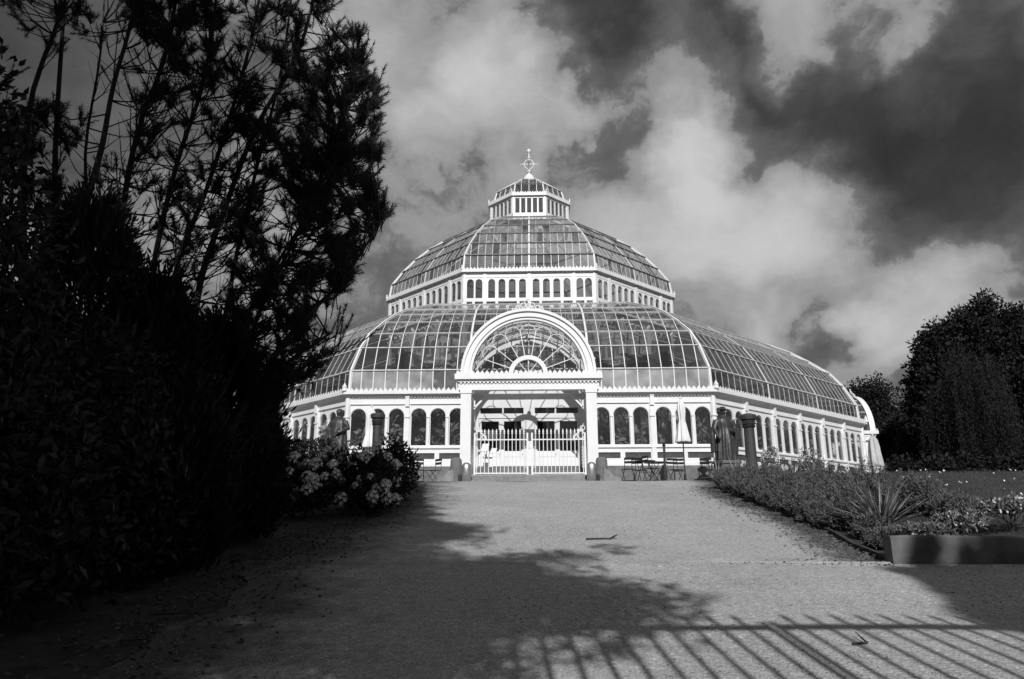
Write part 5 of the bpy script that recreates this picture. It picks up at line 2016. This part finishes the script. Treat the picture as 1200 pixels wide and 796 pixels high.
rhodo(345, 13.2, 530, 100, 230, 26, 'pale flowered rhododendron next to the low cypress', 1)
rhodo(412, 14.6, 522, 110, 260, 26, 'broad pale flowered rhododendron bulging out to the path edge', 2)
rhodo(432, 13.6, 560, 62, 110, 13, 'small pale flowered rhododendron at the very edge of the path', 3)
rhodo(456, 16.2, 512, 62, 190, 4, 'taller glossy rhododendron with few flowers before the dark pillar', 4)
rhodo(325, 15.8, 520, 70, 160, 14, 'rear rhododendron under the pine with scattered pale flowers', 5)

# clipped hedge on the terrace edge
hx0, hx1, hy = at(290, 517, 23).x, at(388, 517, 23).x, 23.2
hz = ground_z(hx1, hy)
ht = at(340, 515, 23.2).z - hz
hd = thing('hedge', 'dark flat-topped clipped hedge on the terrace behind the rhododendrons', 'hedge', ((hx0 + hx1) / 2, hy, hz))
w_ = (hx1 - hx0) / 2
n = 9000
P = RNG.uniform([-w_, -0.35, 0.0], [w_, 0.35, ht], (n, 3))
V, F = leaves_vf(P, RNG.normal(size=(n, 3)) + np.array([0, 0, 0.4]), 0.09, 0.05)
link('foliage', npmesh('foliage', V, F, LEAFD), hd)
m = MB()
for i in range(9):
    x = -w_ + 0.3 + i * (2 * w_ - 0.6) / 8
    m.tube([(x, 0, -0.05), (x + 0.05, 0.02, ht * 0.5), (x - 0.05, 0, ht * 0.9)], [0.03, 0.02, 0.01], 5)
m.build('stems', BARK, hd)

# ------------------------------------------------------------------ shrub bed right of the path


def feathery(x, y, h, r, n, lab, group, seed):
    z0 = ground_z(x, y) - 0.01
    t = thing('feathery_shrub', lab, 'shrub', (x, y, z0), group=group)
    ns = 150
    a = RNG.uniform(0, 2 * math.pi, ns)
    q = np.sqrt(RNG.random(ns))
    tip = np.stack([r * q * np.cos(a), r * q * np.sin(a), h * (1.05 - 0.55 * q ** 2) * RNG.uniform(0.62, 1.28, ns)], 1)
    root = tip * np.array([0.35, 0.35, 0.0])
    per = n // ns
    idx = np.repeat(np.arange(ns), per)
    u = RNG.random(len(idx)) ** 0.7
    P = root[idx] * (1 - u)[:, None] + tip[idx] * u[:, None] + RNG.normal(size=(len(idx), 3)) * 0.015
    D = (tip - root)[idx] / h * 0.9 + RNG.normal(size=(len(idx), 3)) * 0.6
    V, F = leaves_vf(P, D, 0.06, 0.014)
    link('foliage', npmesh('foliage', V, F, LEAFS), t)
    m = MB()
    for i in range(0, ns, 3):
        m.tube([root[i], (root[i] + tip[i]) / 2, tip[i]], [0.008, 0.006, 0.003], 4)
    m.build('stems', BARK, t)


GR = 'grey feathery shrubs in the bed'
spots = [(4.98, 16.2, 0.46, 0.4), (4.98, 14.5, 0.44, 0.4), (4.95, 12.9, 0.44, 0.38), (4.9, 11.6, 0.36, 0.34), (5.05, 18.3, 0.45, 0.42), (4.97, 17.2, 0.46, 0.38), (4.96, 15.3, 0.44, 0.38), (4.93, 13.7, 0.42, 0.36), (4.88, 12.2, 0.38, 0.34),
         (5.62, 19.0, 0.62, 0.55), (5.75, 17.9, 0.66, 0.6), (5.45, 17.0, 0.55, 0.5), (5.85, 16.3, 0.72, 0.62), (5.40, 15.2, 0.60, 0.52), (5.95, 14.7, 0.74, 0.62), (5.42, 13.7, 0.62, 0.52), (6.0, 13.1, 0.78, 0.6),
         (5.40, 12.4, 0.58, 0.5), (6.35, 12.0, 0.60, 0.5), (6.35, 14.2, 0.58, 0.5), (6.3, 15.8, 0.56, 0.5), (5.0, 10.7, 0.28, 0.30), (4.80, 9.9, 0.22, 0.26), (5.35, 9.7, 0.24, 0.30), (6.15, 10.6, 0.42, 0.36)]
for i, (x, y, h, r) in enumerate(spots):
    feathery(x, y, h * 0.92, r * 1.1, 9000, 'low grey feathery shrub spilling over the path edging' if h < 0.5 else 'taller grey feathery shrub set back in the bed behind the low ones', GR, i)


def blades(name, x, y, n, ln, wd, lab, spread=0.9):
    z0 = ground_z(x, y) - 0.02
    t = thing(name, lab, 'plant', (x, y, z0), group='spiky plants in the bed')
    mes = []
    for v in range(4):
        m = MB()
        seg = 5
        bend = random.uniform(0.05, 0.45)
        for i in range(seg + 1):
            u = i / seg
            w = wd * (0.6 + 0.8 * u - 1.38 * u * u)
            xx, zz = ln * (u - 0.12 * bend * u * u), -ln * bend * u * u * 0.6
            m.v += [(xx, -w, zz + 0.006), (xx, 0, zz), (xx, w, zz + 0.006)]
        for i in range(seg):
            for q in (0, 1):
                m.f.append((3 * i + q, 3 * i + q + 1, 3 * i + 4 + q, 3 * i + 3 + q))
        mes.append(m.mesh('blade', LEAFB))
    for i in range(n):
        o = link('blade', random.choice(mes), t, (random.uniform(-0.05, 0.05), random.uniform(-0.05, 0.05), 0.12))
        el = random.uniform(0.15, 1.35)
        o.rotation_euler = (random.uniform(-0.4, 0.4), -el, random.uniform(0, 2 * math.pi))
        s = random.uniform(0.6, 1.1)
        o.scale = (s, s, s)


sp_ = at(1030, 590, 10.9)
blades('spiky_plant', sp_.x, 10.9, 110, 0.85, 0.024, 'large spiky plant with arching sword leaves among the grey shrubs')
sp_ = at(866, 560, 19.4)
blades('spiky_plant', sp_.x, 19.4, 50, 0.85, 0.026, 'spiky plant with long thin leaves at the terrace end of the bed')
sp_ = at(842, 556, 23.4)
blades('spiky_plant', sp_.x, 23.4, 36, 0.95, 0.03, 'spiky plant with strap leaves at the foot of the cloaked statue')

# low pale-leaved flowering plants behind the retaining wall
for i, (px, Y, h, r, lab) in enumerate(((1078, 9.5, 0.22, 0.30, 'low pale flowering plant next to the end of the retaining wall'), (1122, 9.6, 0.36, 0.30, 'pale flowering plant standing upright behind the retaining wall'),
                                         (1183, 9.5, 0.40, 0.36, 'bushy pale flowering plant behind the retaining wall on the lawn side'), (955, 16.0, 0.9, 0.28, 'tall thin pale-leaved sapling above the grey shrubs'),
                                         (910, 20.5, 0.8, 0.3, 'pale-leaved bush beside the dark pillar in the bed'))):
    x = at(px, 600, Y).x
    z0 = ground_z(x, Y)
    t = broadleaf('pale_plant', x, Y, z0, [((0, 0, h * 0.55), (r, r * 0.8, h * 0.5))], 60, 16, 0.06, 0.026, lab, 'plant', 'pale plants in the bed', LEAFS, 0.012, 0.08, up=0.4)
    n = 150
    d = unit(RNG.normal(size=(n, 3)))
    d[:, 2] = np.abs(d[:, 2])
    P = np.array([0, 0, h * 0.55]) + d * np.array([r, r * 0.8, h * 0.52])
    V, F = leaves_vf(P, RNG.normal(size=(n, 3)), 0.04, 0.028)
    link('blossoms', npmesh('blossoms', V, F, PETAL2), t)

# ------------------------------------------------------------------ palms and big leaves inside the palm house
frond_v = []
for v in range(3):
    m = MB()
    Lf = 2.2
    bend = 0.5 + 0.25 * v
    spine = [Vector((Lf * (u - 0.1 * u * u), 0, Lf * (0.45 * u - bend * u * u))) for u in [i / 10 for i in range(11)]]
    m.tube(spine, [0.02 * (1 - 0.08 * i) for i in range(11)], 4)
    for i in range(1, 11):
        for q in range(3):
            p = spine[i - 1].lerp(spine[i], q / 3)
            w = 0.62 * math.sin(math.pi * min(1, (i + q / 3) / 11.0) ** 0.8) + 0.08
            for s in (-1, 1):
                tip = p + Vector((0.22, s * w, -0.16 - 0.1 * random.random()))
                m.add([p, p + Vector((0.05, s * w * 0.5, 0.01)), tip, p + Vector((-0.02, s * w * 0.5, -0.01))], [(0, 1, 2, 3)])
    frond_v.append(m.mesh('frond', LEAFI))
tr_me = MB().tube([(0, 0, 0), (0.05, 0, 0.5), (0.02, 0.03, 1.0)], [0.14, 0.11, 0.10], 8).mesh('trunk', BARK)
FZ = TERR + 0.36
for (x, y, h) in ((-5.5, 34.0, 3.2), (5.0, 33.5, 3.6), (0.5, 38.0, 5.2), (-10, 36, 2.6), (9.8, 36.5, 2.8), (-4, 45, 6.2), (5, 46, 6.8), (12.5, 42, 3.0), (-12.5, 43, 3.0), (-3.4, 32.6, 4.4), (3.2, 32.2, 4.2), (-7.6, 33.2, 4.0), (7.4, 33.0, 4.4), (-6.2, 36.5, 5.6), (6.4, 36.8, 5.8), (10.8, 39.0, 4.6), (-10.8, 39.0, 4.6), (2.4, 35.0, 5.6), (-2.2, 35.4, 5.8), (13.2, 45.5, 4.2), (-13.0, 46, 4.2), (10, 43.5, 5.8), (9.0, 35.0, 3.6), (-9.0, 35.0, 3.6)):
    p = thing('palm_tree', ('short indoor feather palm with low fronds just behind the palm house windows' if h < 4 else 'tall indoor feather palm with fronds under the palm house roof glass'), 'palm', (x, y, FZ), group='palms inside the palm house')
    o = link('trunk', tr_me, p)
    o.scale = (1.2, 1.2, h)
    for i in range(18):
        f = link('frond', random.choice(frond_v), p, (0, 0, h))
        f.rotation_euler = (0, -random.uniform(-0.2, 0.75), i * 2.4)
        s = random.uniform(0.8, 1.2)
        f.scale = (s, s, s)
bl = []
for i in range(18):
    u = (i + 0.5) / 18
    bl.append((-8 + 16 * u, 29.8 + 0.7 * math.sin(i * 2.3)))
for s in (-1, 1):
    for i in range(6):
        bl.append((s * (7.9 + i * 1.25), 30.6 + i * 1.25 + (i % 2) * 0.5))
for (x, y) in bl:
    if abs(x) < 1.6:
        continue
    h = random.uniform(1.9, 3.4)
    broadleaf('indoor_plant', x, y, FZ, [((0, 0, h * 0.55), (0.95, 0.8, h * 0.48))], 60, 16, 0.34, 0.15,
              'leafy indoor plant standing behind the arched palm house windows', 'plant', 'leafy plants inside the palm house', mat('indoor_leaf', 0.17, 0.6, 0.5, 1.5), 0.05, 0.4, up=0.2)

# ------------------------------------------------------------------ grass, gravel, litter, twigs
n = 60000
x = RNG.uniform(6.0, 26.0, n)
y = RNG.uniform(9.2, 34.0, n)
keep = np.array([octd(a, b) > 23.8 and a < 0.62 * b + 6 for a, b in zip(x, y)])
x, y = x[keep], y[keep]
z = np.array([ground_z(a, b) for a, b in zip(x, y)])
V, F = leaves_vf(np.stack([x, y, z], 1), RNG.normal(size=(len(x), 3)) * 0.45 + np.array([0, 0, 1.0]), RNG.uniform(0.03, 0.075, len(x)), 0.010)
tag(link('grass', npmesh('grass', V, F, GRASSB)), 'short rough grass on the lawn beside the bed', 'grass', kind='stuff')
n = 160
x, y = RNG.uniform(8, 22, n), RNG.uniform(11, 30, n)
keep = np.array([octd(a, b) > 24.2 for a, b in zip(x, y)])
x, y = x[keep], y[keep]
z = np.array([ground_z(a, b) for a, b in zip(x, y)]) + 0.07
V, F = leaves_vf(np.repeat(np.stack([x, y, z], 1), 3, 0), RNG.normal(size=(len(x) * 3, 3)) + np.array([0, 0, 0.2]), 0.04, 0.035)
tag(link('daisies', npmesh('daisies', V, F, PETAL)), 'tiny white daisies dotted over the lawn', 'flowers', kind='stuff')


def scatter(name, pts, size, material, lab, cat, flat=0.5):
    """angular chips: squashed octahedra"""
    n = len(pts)
    pts = np.array(pts)
    s = size * RNG.uniform(0.45, 1.6, n)
    O = np.array([[1, 0, 0], [0, 1, 0], [-1, 0, 0], [0, -1, 0], [0, 0, 1], [0, 0, -1]], float)
    a = RNG.uniform(0, 2 * math.pi, n)
    c, sn = np.cos(a), np.sin(a)
    sh = O[None] * RNG.uniform(0.6, 1.3, (n, 6, 1))
    X = (sh[..., 0] * c[:, None] - sh[..., 1] * sn[:, None]) * s[:, None]
    Y = (sh[..., 0] * sn[:, None] + sh[..., 1] * c[:, None]) * s[:, None]
    Zz = sh[..., 2] * s[:, None] * flat
    V = np.stack([X, Y, Zz], 2) + pts[:, None, :]
    f = np.array([[0, 1, 4], [1, 2, 4], [2, 3, 4], [3, 0, 4], [1, 0, 5], [2, 1, 5], [3, 2, 5], [0, 3, 5]])
    F = (np.arange(n)[:, None, None] * 6 + f[None]).reshape(-1, 3)
    tag(link(name, npmesh(name, V, F, material)), lab, cat, kind='stuff')


pts = []
while len(pts) < 14000:
    y = 3.8 + 17 * random.random() ** 1.8
    x = random.uniform(xleft(y), min(9, xright(y) if y > 8.5 else 9))
    pts.append((x, y, prof(y) + 0.006))
scatter('gravel', pts, 0.007, PEBBLE, 'loose grit and chippings on the worn path', 'gravel')
pts = []
while len(pts) < 5200:
    y = 4.0 + 15 * random.random()
    if random.random() < 0.5:
        x = xright(y) - abs(random.gauss(0, 0.35)) if y > 8.9 else 4.2 - abs(random.gauss(0, 0.8))
        if y < 8.4:
            continue
    else:
        x = xleft(y) + random.gauss(-0.2, 0.45)
    pts.append((x, y, ground_z(x, y) + 0.006 if x < xleft(y) else prof(y) + 0.012))
P = np.array(pts)
V, F = leaves_vf(P, RNG.normal(size=(len(P), 3)) * np.array([1, 1, 0.12]), 0.05, 0.022)
tag(link('leaf_litter', npmesh('leaf_litter', V, F, LITTER)), 'dry leaf litter gathered along both edges of the path', 'leaf litter', kind='stuff')


def twig(px, py, ln, rz, lab, r=0.008):
    p = ground_hit(px, py)
    t = thing('twig', lab, 'twig', (p.x, p.y, p.z + 0.006), rz)
    MB().tube([(-ln / 2, 0, 0.012), (-ln * 0.1, -0.02, 0.016), (ln * 0.12, -0.03, 0.016), (ln * 0.3, 0.3 * ln, 0.04), (ln / 2, 0.75 * ln, 0.06)], [r, r * 0.95, r * 0.9, r * 0.7, r * 0.4], 6).build('stick', BARK, t)
    MB().tube([(ln * 0.10, -0.03, 0.016), (ln * 0.22, -0.02, 0.02), (ln * 0.33, 0.02, 0.018)], [r * 0.7, r * 0.5, r * 0.3], 5).build('side_shoot', BARK, t)


twig(709, 633, 0.55, 0.12, 'crooked dark twig lying on the sunlit middle of the path', 0.013)
twig(215, 722, 0.5, 0.2, 'pale thin twig lying in shade at the foot of the cypresses')
twig(165, 752, 0.3, 1.1, 'short thin twig lying in shade before the laurel thicket')
twig(1010, 757, 0.16, 0.4, 'small broken twig in the barred gate shadow')
